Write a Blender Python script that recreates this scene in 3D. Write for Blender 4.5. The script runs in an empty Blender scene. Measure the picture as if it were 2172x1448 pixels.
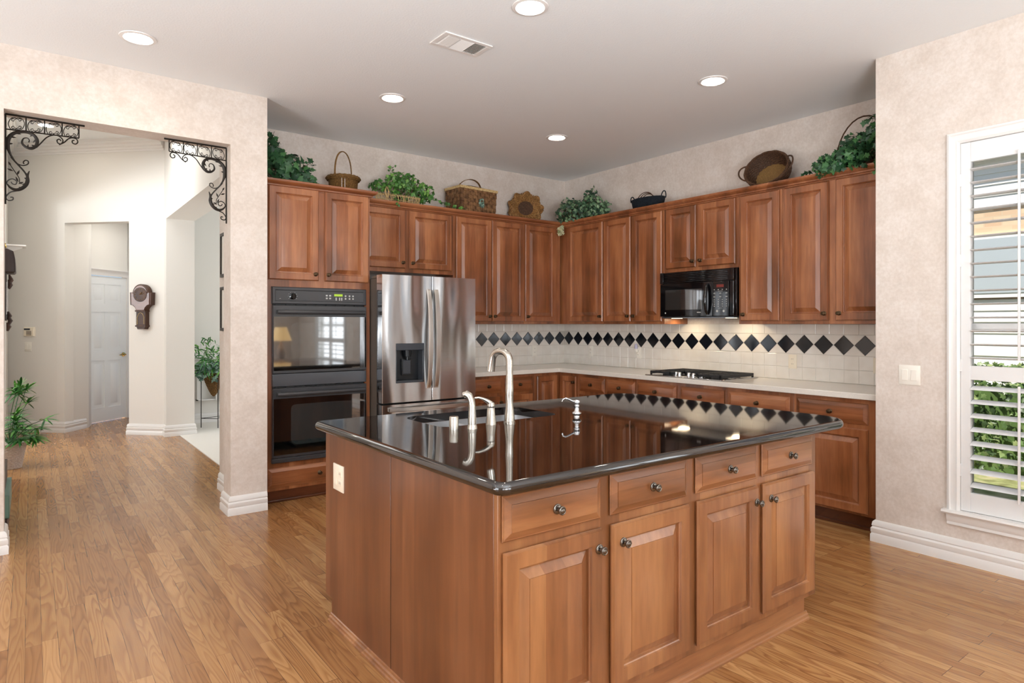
import bpy, math, random
from mathutils import Vector, Matrix, noise as mnoise
random.seed(7)
pi = math.pi
SC = bpy.context.scene
COL = SC.collection
# ---------------------------------------------------------------- camera
cam = bpy.data.objects.new('camera', bpy.data.cameras.new('camera'))
COL.objects.link(cam)
cam.location = (-5.0133, -5.6312, 1.372)
cam.rotation_euler = (pi / 2, 0, -math.radians(36.992))
cam.data.sensor_width = 36
cam.data.lens = 1354 / 2172 * 36
cam.data.shift_y = -37 / 2172
cam.data.clip_start = 0.05
SC.camera = cam
SC.view_settings.view_transform = 'Standard'
SC.view_settings.look = 'None'
SC.view_settings.gamma = 1
SC.view_settings.use_curve_mapping = False
SC.view_settings.exposure = -0.2
SC.cycles.use_denoising = True
SC.cycles.max_bounces = 7
SC.cycles.diffuse_bounces = 5
SC.cycles.glossy_bounces = 4
SC.cycles.transmission_bounces = 4
SC.cycles.sample_clamp_indirect = 6
SC.cycles.caustics_reflective = False
SC.cycles.caustics_refractive = False
SC.cycles.use_adaptive_sampling = True
SC.cycles.adaptive_threshold = 0.02
# ---------------------------------------------------------------- world, sun, daylight
world = bpy.data.worlds.new('world')
SC.world = world
world.use_nodes = True
wn = world.node_tree
bg = wn.nodes['Background']
sky = wn.nodes.new('ShaderNodeTexSky')
sky.sky_type = 'HOSEK_WILKIE'
sky.turbidity = 4
sky.ground_albedo = 0.4
sky.sun_direction = Vector((-0.45, 0.35, 0.75)).normalized()
wn.links.new(sky.outputs[0], bg.inputs[0])
bg.inputs[1].default_value = 3.4


def lamp(name, kind, loc, rot, energy, color=(1, 1, 1), **kw):
    d = bpy.data.lights.new(name, kind)
    d.energy = energy
    d.color = color
    for k, v in kw.items():
        setattr(d, k, v)
    o = bpy.data.objects.new(name, d)
    COL.objects.link(o)
    o.location = loc
    o.rotation_euler = rot
    return o


sun = lamp('sun', 'SUN', (0, 0, 8), (0, 0, 0), 2.2, (1, 0.95, 0.86), angle=0.01)
sun.data.energy = 8.0
sun.rotation_euler = Vector((0.45, -0.35, -0.75)).to_track_quat('-Z', 'Y').to_euler()
DAY = (0.93, 0.97, 1.0)


def area(name, loc, direction, sx, sy, energy, color=DAY):
    o = lamp(name, 'AREA', loc, (0, 0, 0), energy, color, shape='RECTANGLE', size=sx, size_y=sy)
    o.rotation_euler = Vector(direction).to_track_quat('-Z', 'Z').to_euler()
    return o


# daylight arriving through the windows behind the camera, beside it and in the dining room
YB = -8.4     # wall behind the camera
XL = -8.6     # far left wall of the family room
for i, x in enumerate((-6.9, -4.9, -2.9)):
    area('daylight_back', (x, YB - 0.12, 1.38), (0, 1, 0.1), 1.5, 2.0, 80)
area('daylight_side', (-0.745 + 0.16, -6.75, 1.38), (-1, 0, 0), 1.3, 2.0, 60)
area('daylight_left', (XL - 0.12, -4.6, 1.45), (1, 0, 0.1), 2.4, 2.1, 110)
area('daylight_dining', (-0.75, 2.2, 1.7), (-1, 0.45, 0), 2.0, 2.0, 55)
area('entry_fill', (-8.9, 2.6, 1.9), (1, 0, 0.05), 1.8, 2.4, 110)  # added fill for the foyer; the entry wall has no window
# added unseen fills bounced off the ceiling near the viewer and in the entry
area('bounce_fill_side', (-7.0, -3.4, 0.5), (0.1, 0, 1), 1.0, 1.0, 90, (0.88, 0.94, 1.0))
area('bounce_fill', (-4.3, -6.7, 1.15), (0.08, 0.15, 1), 1.4, 1.2, 230, (0.88, 0.94, 1.0))
area('bounce_fill_entry', (-6.6, 1.6, 2.2), (0.3, 0.1, 1), 0.8, 0.8, 120, (0.9, 0.95, 1.0))
area('foyer_fill', (-4.45, 1.9, 3.45), (0, 0.05, -1), 1.6, 1.6, 24, (1.0, 0.98, 0.95))  # unseen area lamp added to lift the foyer, not a fixture
area('recess_fill', (-3.85, 4.5, 2.86), (0, 0, -1), 0.4, 0.3, 5, (1, 0.97, 0.92))  # extra fill added inside the door recess
port = area('window_portal', (-0.58, -4.81, 1.38), (-1, 0, 0), 1.3, 2.3, 1)
port.data.cycles.is_portal = True

# ================================================================ helpers
MATS = {}


class NT:
    def __init__(self, name):
        self.m = bpy.data.materials.new(name)
        self.m.use_nodes = True
        self.t = self.m.node_tree
        self.b = self.t.nodes['Principled BSDF']
        MATS[name] = self.m

    def n(self, typ, ins=None, **kw):
        nd = self.t.nodes.new('ShaderNode' + typ)
        for k, v in kw.items():
            setattr(nd, k, v)
        for k, v in (ins or {}).items():
            if isinstance(v, bpy.types.NodeSocket):
                self.t.links.new(v, nd.inputs[k])
            else:
                nd.inputs[k].default_value = v
        return nd

    def math(self, op, a, b=None, c=None):
        nd = self.n('Math', operation=op)
        for i, v in enumerate((a, b, c)):
            if v is None:
                continue
            if isinstance(v, bpy.types.NodeSocket):
                self.t.links.new(v, nd.inputs[i])
            else:
                nd.inputs[i].default_value = v
        return nd.outputs[0]

    def ramp(self, fac, stops):
        nd = self.n('ValToRGB', {0: fac})
        cr = nd.color_ramp
        while len(cr.elements) < len(stops):
            cr.elements.new(0.5)
        for e, (p, c) in zip(cr.elements, stops):
            e.position = p
            e.color = (*c, 1) if len(c) == 3 else c
        return nd.outputs[0]

    def mix(self, f, a, b, mode='MIX'):
        nd = self.n('Mix', data_type='RGBA', blend_type=mode)
        for i, v in ((0, f), (6, a), (7, b)):
            if isinstance(v, bpy.types.NodeSocket):
                self.t.links.new(v, nd.inputs[i])
            else:
                nd.inputs[i].default_value = (*v, 1) if isinstance(v, tuple) and len(v) == 3 else v
        return nd.outputs[2]

    def set(self, **kw):
        for k, v in kw.items():
            k = {'color': 'Base Color', 'rough': 'Roughness', 'metal': 'Metallic', 'spec': 'Specular IOR Level',
                 'coat': 'Coat Weight', 'coatr': 'Coat Roughness', 'normal': 'Normal', 'emit': 'Emission Color',
                 'emits': 'Emission Strength', 'trans': 'Transmission Weight', 'alpha': 'Alpha', 'ior': 'IOR',
                 'sss': 'Subsurface Weight'}[k]
            s = self.b.inputs[k]
            if isinstance(v, bpy.types.NodeSocket):
                self.t.links.new(v, s)
            else:
                s.default_value = (*v, 1) if isinstance(v, tuple) and len(v) == 3 else v
        return self

    def coords(self, scale=(1, 1, 1), kind='Object'):
        tc = self.n('TexCoord')
        mp = self.n('Mapping', {0: tc.outputs[kind]})
        mp.inputs['Scale'].default_value = scale
        return mp.outputs[0]

    def bump(self, h, strength=0.3, dist=0.01):
        return self.n('Bump', {'Height': h, 'Strength': strength, 'Distance': dist}).outputs[0]


def hexc(s):
    v = [int(s[i:i + 2], 16) / 255 for i in (0, 2, 4)]
    return tuple(c / 12.92 if c <= 0.04045 else ((c + 0.055) / 1.055) ** 2.4 for c in v)


def plain(name, color, rough=0.5, metal=0.0, **kw):
    t = NT(name)
    t.set(color=hexc(color) if isinstance(color, str) else color, rough=rough, metal=metal, **kw)
    return t.m


def wood(name, stretch, dark='6b3519', mid='8d4d28', light='a8643a', rough=0.3, knots=True):
    t = NT(name)
    oi = t.n('ObjectInfo').outputs['Random']
    v = t.coords(stretch)
    w = t.math('MULTIPLY', oi, 40.0)
    n1 = t.n('TexNoise', {'Vector': v, 'W': w, 'Scale': 1.0, 'Detail': 5.0, 'Roughness': 0.6}, noise_dimensions='4D')
    v2 = t.coords(tuple(s * 7 for s in stretch))
    n2 = t.n('TexNoise', {'Vector': v2, 'W': w, 'Scale': 1.0, 'Detail': 3.0}, noise_dimensions='4D')
    v3 = t.coords((2.2, 2.2, 2.2))
    n3 = t.n('TexNoise', {'Vector': v3, 'W': w, 'Scale': 1.0, 'Detail': 2.0}, noise_dimensions='4D')
    # glued-up staves: each strip of board has its own tone
    long_axis = stretch.index(min(stretch))
    s3 = t.n('SeparateXYZ', {0: t.coords()})
    across = t.math('ADD', s3.outputs[(long_axis + 1) % 3], s3.outputs[(long_axis + 2) % 3])
    wob = t.n('TexNoise', {'Vector': v3, 'Scale': 0.5}).outputs[0]
    sid = t.math('FLOOR', t.math('ADD', t.math('MULTIPLY', across, 11.0), t.math('MULTIPLY', wob, 0.25)))
    wn_ = t.n('TexWhiteNoise', {'Vector': t.n('CombineXYZ', {0: sid, 1: w, 2: 0.0}).outputs[0]}).outputs[0]
    f = t.math('ADD', t.math('MULTIPLY', n1.outputs[0], 0.62), t.math('MULTIPLY', n3.outputs[0], 0.38))
    f = t.math('ADD', f, t.math('MULTIPLY_ADD', wn_, 0.14, -0.07))
    c = t.ramp(f, [(0.37, hexc(dark)), (0.5, hexc(mid)), (0.63, hexc(light))])
    fine = t.math('MULTIPLY_ADD', n2.outputs[0], 0.6, 0.70)
    c = t.mix(1.0, c, t.n('CombineColor', {0: fine, 1: fine, 2: fine}).outputs[0], 'MULTIPLY')
    t.set(color=c, rough=rough, coat=0.45, coatr=0.2, spec=0.5)
    return t.m


for _n, _s in (('wood_v', (9, 9, 0.9)), ('wood_hx', (0.9, 9, 9)), ('wood_hy', (9, 0.9, 9))):
    wood(_n, _s, '683c20', '8c5331', 'a76c45')
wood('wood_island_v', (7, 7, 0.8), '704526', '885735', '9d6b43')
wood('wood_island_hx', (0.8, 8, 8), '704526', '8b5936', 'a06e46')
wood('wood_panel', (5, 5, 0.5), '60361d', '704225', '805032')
wood('wood_dark', (8, 8, 1.0), '24130b', '381f12', '4e2e1b', 0.5)
MATS['wood_dark'].node_tree.nodes['Principled BSDF'].inputs['Coat Weight'].default_value = 0.0
wood('wood_toe', (2, 2, 8), '4a2513', '5d301a', '6f3d22')

# ---- oak strip floor
t = NT('oak_floor')
pos = t.n('NewGeometry').outputs['Position']
sp = t.n('SeparateXYZ', {0: pos})
swap = t.n('CombineXYZ', {0: sp.outputs[1], 1: sp.outputs[0], 2: 0.0}).outputs[0]


def brick(c1, c2, mortar):
    return t.n('TexBrick', {'Vector': swap, 'Color1': c1, 'Color2': c2, 'Mortar': (0.5, 0.5, 0.5, 1), 'Scale': 1.0,
                            'Mortar Size': mortar, 'Mortar Smooth': 0.1, 'Bias': 0.0, 'Brick Width': 0.93,
                            'Row Height': 0.0572}, offset=0.37, offset_frequency=3, squash=0.8, squash_frequency=4)


b1 = brick((0, 0, 0, 1), (1, 1, 1, 1), 0.0)
b2 = brick((0, 0, 0, 1), (1, 1, 1, 1), 0.0011)
seed = t.math('MULTIPLY', b1.outputs[0], 37.0)
gv = t.n('Mapping', {0: pos})
gv.inputs['Scale'].default_value = (13, 1.3, 1)
gn = t.n('TexNoise', {'Vector': gv.outputs[0], 'W': seed, 'Scale': 1.0, 'Detail': 1.0, 'Roughness': 0.4,
                      'Distortion': 0.4}, noise_dimensions='4D')
rings = t.math('FRACT', t.math('MULTIPLY', gn.outputs[0], 14.0))
line = t.ramp(rings, [(0.0, (1, 1, 1)), (0.5, (0.1, 0.1, 0.1)), (0.82, (0.0, 0.0, 0.0)), (1.0, (1, 1, 1))])
fv = t.n('Mapping', {0: pos})
fv.inputs['Scale'].default_value = (260, 7, 1)
fn = t.n('TexNoise', {'Vector': fv.outputs[0], 'W': seed, 'Scale': 1.0, 'Detail': 2.0}, noise_dimensions='4D')
tone = t.ramp(b1.outputs[0], [(0.0, hexc('9b6b3e')), (0.35, hexc('a67748')), (0.7, hexc('af804f')), (1.0, hexc('bb8c5a'))])
dark = t.mix(1.0, tone, hexc('a07752'), 'MULTIPLY')
big = t.n('TexNoise', {'Vector': pos, 'Scale': 1.3, 'Detail': 1.0})
amt = t.math('MULTIPLY', line, t.math('MULTIPLY_ADD', big.outputs[0], 0.65, 0.08))
c = t.mix(amt, tone, dark)
fine = t.math('MULTIPLY_ADD', fn.outputs[0], 0.3, 0.85)
c = t.mix(1.0, c, t.n('CombineColor', {0: fine, 1: fine, 2: fine}).outputs[0], 'MULTIPLY')
gap = t.n('TexNoise', {'Vector': pos, 'Scale': 5.0, 'Detail': 0.0})
c = t.mix(t.math('MULTIPLY', b2.outputs[1], t.ramp(gap.outputs[0], [(0.42, (0.3, 0.3, 0.3)), (0.6, (1, 1, 1))])), c, hexc('5a3820'))
t.set(color=c, rough=t.math('MULTIPLY_ADD', fn.outputs[0], 0.12, 0.16), spec=0.5,
      normal=t.bump(t.math('SUBTRACT', t.math('MULTIPLY', fn.outputs[0], 0.2), b2.outputs[1]), 0.15, 0.002))

# ---- mottled wallpaper
t = NT('wallpaper')
v = t.coords()
a = t.n('TexNoise', {'Vector': v, 'Scale': 7.0, 'Detail': 7.0, 'Roughness': 0.68})
b = t.n('TexNoise', {'Vector': v, 'Scale': 55.0, 'Detail': 3.0, 'Roughness': 0.6})
f = t.math('ADD', t.math('MULTIPLY', a.outputs[0], 0.6), t.math('MULTIPLY', b.outputs[0], 0.4))
t.set(color=t.ramp(f, [(0.38, hexc('d2c6bb')), (0.5, hexc('dacfc5')), (0.62, hexc('e2d9d1'))]), rough=0.6, spec=0.2)

t = NT('ceiling_paint')
v = t.coords()
n = t.n('TexNoise', {'Vector': v, 'Scale': 90.0, 'Detail': 3.0})
t.set(color=hexc('eef1f2'), rough=0.9, spec=0.1, normal=t.bump(n.outputs[0], 0.35, 0.004))
plain('wall_paint', 'e6e3dd', 0.7, spec=0.2)
plain('trim_white', 'eae8e5', 0.3)
plain('door_white', 'eef0f0', 0.35)
plain('plastic_white', 'f2eee4', 0.35)
plain('plastic_ivory', 'f0e6d2', 0.35)
plain('slot_dark', '5a5148', 0.5)

t = NT('tile_white')
v = t.coords((9, 9, 9))
n = t.n('TexNoise', {'Vector': v, 'Scale': 1.0, 'Detail': 1.0})
t.set(color=t.ramp(n.outputs[0], [(0.3, hexc('e6e0d6')), (0.7, hexc('eeeae2'))]), rough=0.14, spec=0.5,
      normal=t.bump(n.outputs[0], 0.1, 0.01))
plain('tile_black', '10141c', 0.08, spec=0.7)
plain('grout', 'd2ccc2', 0.8)

t = NT('quartz_counter')
v = t.coords()
a = t.n('TexVoronoi', {'Vector': v, 'Scale': 260.0})
b = t.n('TexNoise', {'Vector': v, 'Scale': 420.0, 'Detail': 2.0})
c = t.mix(t.ramp(a.outputs['Distance'], [(0.0, (1, 1, 1)), (0.32, (0, 0, 0))]), hexc('e6e1d8'), hexc('b0a496'))
c = t.mix(t.ramp(b.outputs[0], [(0.6, (0, 0, 0)), (0.66, (1, 1, 1))]), c, hexc('f6f3ee'))
t.set(color=c, rough=0.14, spec=0.5)

t = NT('black_granite')
v = t.coords()
a = t.n('TexVoronoi', {'Vector': v, 'Scale': 330.0})
b = t.n('TexNoise', {'Vector': v, 'Scale': 240.0, 'Detail': 3.0})
c = t.mix(t.ramp(b.outputs[0], [(0.55, (0, 0, 0)), (0.72, (1, 1, 1))]), hexc('100b09'), hexc('3a2c26'))
c = t.mix(t.ramp(a.outputs['Distance'], [(0.0, (1, 1, 1)), (0.1, (0, 0, 0))]), c, hexc('6a5a50'))
t.set(color=c, rough=0.04, spec=0.85, ior=1.6)

t = NT('stainless')
v = t.coords((3.2, 3.2, 0.55))
a = t.n('TexNoise', {'Vector': v, 'Scale': 1.0, 'Detail': 1.0})
v2 = t.coords((8, 8, 500))
b = t.n('TexNoise', {'Vector': v2, 'Scale': 1.0, 'Detail': 2.0})
h = t.math('ADD', a.outputs[0], t.math('MULTIPLY', b.outputs[0], 0.0012))
t.set(color=hexc('cccdcf'), metal=1.0, rough=0.17, normal=t.bump(h, 0.8, 0.09))
plain('satin_steel', 'dcdad6', 0.32, 1.0)
t = NT('brushed_nickel')
v2 = t.coords((60, 60, 900))
t.set(color=hexc('c4beb4'), metal=1.0, rough=0.24)
plain('chrome', 'dfe0e2', 0.06, 1.0)
plain('sink_steel', 'd5d6d8', 0.3, 1.0)
plain('fridge_side', '6b645c', 0.45, 0.3)
plain('black_enamel', '3a3a3c', 0.28, spec=0.5)
plain('black_gloss', '0c0c0e', 0.06, spec=0.6)
plain('black_matte', '141414', 0.5)
plain('oven_glass', '0b0d0e', 0.035, spec=1.0, ior=1.9)
plain('oven_window', '2c3233', 0.035, spec=1.0, ior=1.9)
plain('gray_band', '6a6d72', 0.22, 0.7)
plain('mw_window', '2c2c2b', 0.05, spec=1.0, ior=1.9)
plain('pewter', '7a736b', 0.27, 1.0)
plain('bronze', '5a4937', 0.35, 1.0)
plain('wrought_iron', '2b2723', 0.45, 0.5)
plain('brass', 'c9a860', 0.2, 1.0)
plain('dispenser', '3c4046', 0.25)
plain('dispenser_dark', '14171b', 0.3)
plain('display_green', (0.02, 0.03, 0.0), 0.3, emit=(0.6, 0.9, 0.05), emits=0.8)
plain('display_red', (0.02, 0.0, 0.0), 0.3, emit=(0.4, 0.05, 0.03), emits=0.4)
plain('print_gray', 'b9b9b5', 0.5)
plain('grate_iron', '1e1f22', 0.5)
plain('louver_white', 'e6e6e5', 0.35)
plain('candle_blue', 'd5d2ee', 0.15, alpha=0.6)
plain('lamp_lens', (1, 1, 1), 0.5, emit=(1, 0.92, 0.80), emits=80.0)
plain('mw_lamp', (1, 1, 1), 0.5, emit=(1, 0.78, 0.5), emits=6.0)
t = NT('window_glass')
t.set(color=(1, 1, 1), rough=0.0, trans=1.0, ior=1.02)
for nm, a, b, sc in (('wicker_brown', '5c4022', '8d6a3c', 120), ('wicker_honey', '6b4420', 'b08652', 90),
                     ('wicker_dark', '3a2619', '5f4330', 100), ('wicker_pale', 'b9a79c', 'd6c9c0', 90),
                     ('splint', '523723', '8a6644', 26), ('wicker_black', '12181f', '1f2730', 60),
                     ('straw', 'a88c5e', 'd0b684', 80), ('burlap', '755832', '8f6e42', 150)):
    t = NT(nm)
    v = t.coords()
    n = t.n('TexNoise', {'Vector': v, 'Scale': float(sc), 'Detail': 3.0})
    t.set(color=t.ramp(n.outputs[0], [(0.35, hexc(a)), (0.65, hexc(b))]), rough=0.6, spec=0.3,
          normal=t.bump(n.outputs[0], 0.3, 0.003))
for nm, cols in (('leaf_dark', ('1b3a24', '315c38', '4f8049')), ('leaf_bright', ('2c5422', '4a8033', '82b055')),
                 ('leaf_mixed', ('1e3527', '3a5f42', '82a078')), ('leaf_palm', ('28542a', '3c7f36', '74b24e')),
                 ('leaf_grey', ('3a5348', '6d8c7e', 'a5c2b4')), ('leaf_hedge', ('35472a', '5a7440', '8f9c68')), ('leaf_cream', ('8a9066', 'c2c09a', 'dcd8bc'))):
    t = NT(nm)
    r = t.n('NewGeometry').outputs['Random Per Island']
    t.set(color=t.ramp(r, [(0.0, hexc(cols[0])), (0.6, hexc(cols[1])), (1.0, hexc(cols[2]))]), rough=0.4, spec=0.4)
t = NT('carpet')
n = t.n('TexNoise', {'Vector': t.coords(), 'Scale': 300.0})
t.set(color=hexc('e9e4dc'), rough=1.0, spec=0.0, normal=t.bump(n.outputs[0], 0.5, 0.004))
t = NT('house_brick')
v = t.coords()
s3 = t.n('SeparateXYZ', {0: v})
v = t.n('CombineXYZ', {0: s3.outputs[1], 1: s3.outputs[2], 2: 0.0}).outputs[0]
n = t.n('TexBrick', {'Vector': v, 'Color1': (*hexc('caa88a'), 1), 'Color2': (*hexc('e0c6a8'), 1),
                     'Mortar': (*hexc('d0b89c'), 1), 'Scale': 1.0, 'Mortar Size': 0.008, 'Brick Width': 0.2,
                     'Row Height': 0.067})
t.set(color=n.outputs[0], rough=0.9)
plain('house_pane', 'b4bcc2', 0.3)
t = NT('lawn')
n = t.n('TexNoise', {'Vector': t.coords(), 'Scale': 6.0, 'Detail': 8.0})
t.set(color=t.ramp(n.outputs[0], [(0.35, hexc('6f6b45')), (0.5, hexc('8f9460')), (0.65, hexc('b0a680'))]), rough=1.0)


def Fr(o, u, v, w):
    m = Matrix.Identity(4)
    for i, a in enumerate((u, v, w, o)):
        a = Vector(a)
        for r in range(3):
            m[r][i] = a[r]
    return m


FA = lambda x, y, z: Fr((x, y, z), (1, 0, 0), (0, 0, 1), (0, -1, 0))     # faces -Y: u=+X v=Z w=-Y
FB = lambda x, y, z: Fr((x, y, z), (0, -1, 0), (0, 0, 1), (-1, 0, 0))    # faces -X: u=-Y v=Z w=-X
UP = lambda x, y, z: Matrix.Translation((x, y, z))


class G:
    """Collects faces of one mesh."""
    def __init__(self, M=None):
        self.v = []
        self.f = []
        self.mi = []
        self.M = M or Matrix.Identity(4)
        self.cur = 0

    def add(self, vs, fs):
        k = len(self.v)
        self.v += [self.M @ Vector(p) for p in vs]
        self.f += [tuple(i + k for i in f) for f in fs]
        self.mi += [self.cur] * len(fs)
        return self

    def box(self, x0, x1, y0, y1, z0, z1):
        vs = [(x, y, z) for z in (z0, z1) for y in (y0, y1) for x in (x0, x1)]
        return self.add(vs, [(0, 2, 3, 1), (4, 5, 7, 6), (0, 1, 5, 4), (2, 6, 7, 3), (0, 4, 6, 2), (1, 3, 7, 5)])

    def loops(self, rings, cap0=True, cap1=True, closed=True):
        n = len(rings[0])
        vs = [p for r in rings for p in r]
        fs = []
        for k in range(len(rings) - 1):
            for i in range(n if closed else n - 1):
                j = (i + 1) % n
                fs.append((k * n + i, k * n + j, (k + 1) * n + j, (k + 1) * n + i))
        if cap0:
            fs.append(tuple(reversed(range(n))))
        if cap1:
            fs.append(tuple(range((len(rings) - 1) * n, len(rings) * n)))
        return self.add(vs, fs)

    def rects(self, w, h, prof, u0=0, v0=0):
        """nested rectangles: prof = [(inset, height)], back to front"""
        rs = []
        for i, d in prof:
            rs.append([(u0 + i, v0 + i, d), (u0 + w - i, v0 + i, d), (u0 + w - i, v0 + h - i, d), (u0 + i, v0 + h - i, d)])
        return self.loops(rs)

    def prism(self, poly, a, b):
        return self.loops([[(x, y, a) for x, y in poly], [(x, y, b) for x, y in poly]])

    def lathe(self, prof, seg=20, c=(0, 0, 0), sx=1, sy=1, cap=True):
        rs = []
        for r, z in prof:
            rs.append([(c[0] + sx * r * math.cos(2 * pi * i / seg), c[1] + sy * r * math.sin(2 * pi * i / seg), c[2] + z)
                       for i in range(seg)])
        return self.loops(rs, cap, cap)

    def tube(self, pts, r, seg=6, closed=False, flat=1.0):
        pts = [Vector(p) for p in pts]
        n = len(pts)
        rr = r if isinstance(r, (list, tuple)) else [r] * n
        rs = []
        up = None
        for i, p in enumerate(pts):
            if closed:
                d = pts[(i + 1) % n] - pts[i - 1]
            else:
                d = pts[min(i + 1, n - 1)] - pts[max(i - 1, 0)]
            if d.length < 1e-9:
                d = Vector((0, 0, 1))
            d.normalize()
            if up is None:
                up = Vector((0, 0, 1)) if abs(d.z) < 0.9 else Vector((1, 0, 0))
            a = d.cross(up)
            if a.length < 1e-6:
                a = d.orthogonal()
            a.normalize()
            b = a.cross(d)
            up = b
            rs.append([p + (a * math.cos(2 * pi * k / seg) + b * math.sin(2 * pi * k / seg) * flat) * rr[i] for k in range(seg)])
        if closed:
            rs.append(rs[0])
        return self.loops(rs, not closed, not closed)

    def sweep(self, prof, path, closed=False):
        """prof [(out, z)], path [(x, y)]; out is to the right of travel"""
        P = [Vector(p) for p in path]
        n = len(P)
        rs = []
        for i in range(n):
            a = (P[i] - P[i - 1]).normalized() if (i > 0 or closed) else None
            b = (P[(i + 1) % n] - P[i]).normalized() if (i < n - 1 or closed) else None
            a = a or b
            b = b or a
            na = Vector((a.y, -a.x))
            nb = Vector((b.y, -b.x))
            m = (na + nb) / (1 + na.dot(nb))
            rs.append([(P[i].x + m.x * o, P[i].y + m.y * o, z) for o, z in prof])
        if closed:
            rs.append(rs[0])
        return self.loops(rs, not closed, not closed)


def tag(o, label=None, cat=None, group=None, kind=None):
    if label:
        o['label'] = label
    if cat:
        o['category'] = cat
    if group:
        o['group'] = group
    if kind:
        o['kind'] = kind
    return o


def thing(name, label, cat, loc=(0, 0, 0), group=None, rz=0, kind=None):
    o = bpy.data.objects.new(name, None)
    COL.objects.link(o)
    o.location = loc
    o.rotation_euler = (0, 0, rz)
    o.empty_display_size = 0.1
    return tag(o, label, cat, group, kind)


def root_matrix(o):
    while o.parent:
        o = o.parent
    return Matrix.Translation(o.location) @ Matrix.Rotation(o.rotation_euler.z, 4, 'Z')


def part(name, g, mats, parent=None, bevel=0, label=None, local=False, sharp=38, kind=None, seg=2):
    me = bpy.data.meshes.new(name)
    if parent is not None and not local:
        inv = root_matrix(parent).inverted()
        vs = [inv @ p for p in g.v]
    else:
        vs = g.v
    off = Vector((0, 0, 0))
    if parent is None and vs:
        off = Vector((sum(p.x for p in vs) / len(vs), sum(p.y for p in vs) / len(vs), min(p.z for p in vs)))
        vs = [p - off for p in vs]
    me.from_pydata([tuple(p) for p in vs], [], g.f)
    mats = mats if isinstance(mats, (list, tuple)) else [mats]
    for m in mats:
        me.materials.append(MATS[m])
    me.polygons.foreach_set('material_index', g.mi)
    me.polygons.foreach_set('use_smooth', [True] * len(g.f))
    me.update()
    me.set_sharp_from_angle(angle=math.radians(sharp))
    o = bpy.data.objects.new(name, me)
    COL.objects.link(o)
    if parent is not None:
        o.parent = parent
    else:
        o.location = off
    if bevel:
        b = o.modifiers.new('bevel', 'BEVEL')
        b.width = bevel
        b.segments = seg
        b.limit_method = 'ANGLE'
        b.angle_limit = math.radians(50)
    if label:
        o['label'] = label
    if kind:
        o['kind'] = kind
    return o


def struct(name, g, mats, label=None, bevel=0):
    o = part(name, g, mats, bevel=bevel)
    return tag(o, label, None, None, 'structure')


def copy_tree(o, parent=None):
    c = o.copy()
    COL.objects.link(c)
    if parent:
        c.parent = parent
    for ch in list(o.children):
        copy_tree(ch, c)
    return c


# ================================================================ SETTING
H = 3.048
HF = 3.66          # foyer ceiling
XW = -0.745        # window wall
YW = -0.76         # wall with the opening
OX0, OX1, OZ = -5.144, -3.871, 2.66
# floor
g = G().box(XL - 0.1, 0.4, YB - 0.1, 5.9, -0.1, 0.0)
struct('floor', g, 'oak_floor', 'honey oak strip floor')
g = G()
g.prism([(-3.555, 0.09), (0.3, 0.09), (0.3, 5.0), (-3.38, 5.0), (-3.38, 3.08), (-3.555, 3.08)], 0.0, 0.008)
struct('floor_carpet', g, 'carpet', 'off-white carpet in the room past the foyer')
# ceilings
struct('ceiling', G().box(XL - 0.1, 0.3, YB - 0.1, -0.56, H, H + 0.1).box(-3.7, 0.3, -0.56, 0.1, H, H + 0.1), 'ceiling_paint', 'textured white kitchen ceiling')
struct('ceiling_foyer', G().box(-9.0, 0.4, -0.56, 5.9, HF, HF + 0.1), 'ceiling_paint', 'high white foyer ceiling')
# kitchen walls
struct('wall_back', G().box(-3.69, 0.1, 0.0, 0.12, 0, HF), 'wallpaper', 'papered wall behind ovens and fridge')
struct('wall_right', G().box(0.0, 0.12, -3.80, 0.0, 0, H), 'wallpaper', 'papered wall behind the cooktop')
g = G().box(XW + 0.14, 0.12, -3.93, -3.79, 0, H)
struct('wall_return', g, 'wallpaper', 'short return wall at the end of the cabinets')
# window wall with two window openings
W1 = (-5.37, -4.25)
W2 = (-7.40, -6.10)
WZ0, WZ1 = 0.30, 2.41
g = G()
for a, b in ((W1[1], -3.79), (W2[1], W1[0]), (YB, W2[0])):
    g.box(XW, XW + 0.14, a, b, 0, H)
for a, b in (W1, W2):
    g.box(XW, XW + 0.14, a, b, 0, WZ0)
    g.box(XW, XW + 0.14, a, b, WZ1, H)
struct('wall_window', g, 'wallpaper', 'papered wall holding the shuttered window')
# wall behind the camera with three windows
g = G()
xs = [XL - 0.1, -7.65, -6.15, -5.65, -4.15, -3.65, -2.15, XW + 0.14]
for i in range(0, 8, 2):
    g.box(xs[i], xs[i + 1], YB - 0.14, YB, 0, H)
for i in (1, 3, 5):
    g.box(xs[i], xs[i + 1], YB - 0.14, YB, 0, 0.36)
    g.box(xs[i], xs[i + 1], YB - 0.14, YB, 2.42, H)
struct('wall_behind', g, 'wallpaper', 'papered wall behind the viewer')
g = G()
for a, b in ((YB, -5.85), (-3.35, YW)):
    g.box(XL - 0.14, XL, a, b, 0, H)
g.box(XL - 0.14, XL, -5.85, -3.35, 0, 0.36).box(XL - 0.14, XL, -5.85, -3.35, 2.52, H)
struct('wall_left', g, 'wallpaper', 'papered far left wall')
# wall with the foyer opening (header + pillar + left part)
g = G()
g.box(XL - 0.1, OX0, YW, -0.56, 0, HF)
g.box(OX1, -3.615, YW, -0.56, 0, HF)
g.box(OX0, OX1, YW, -0.56, OZ, HF)
g.box(-3.751, -3.615, -0.56, 0.12, 0, HF)
struct('wall_opening', g, 'wallpaper', 'papered wall around the foyer opening')
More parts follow.
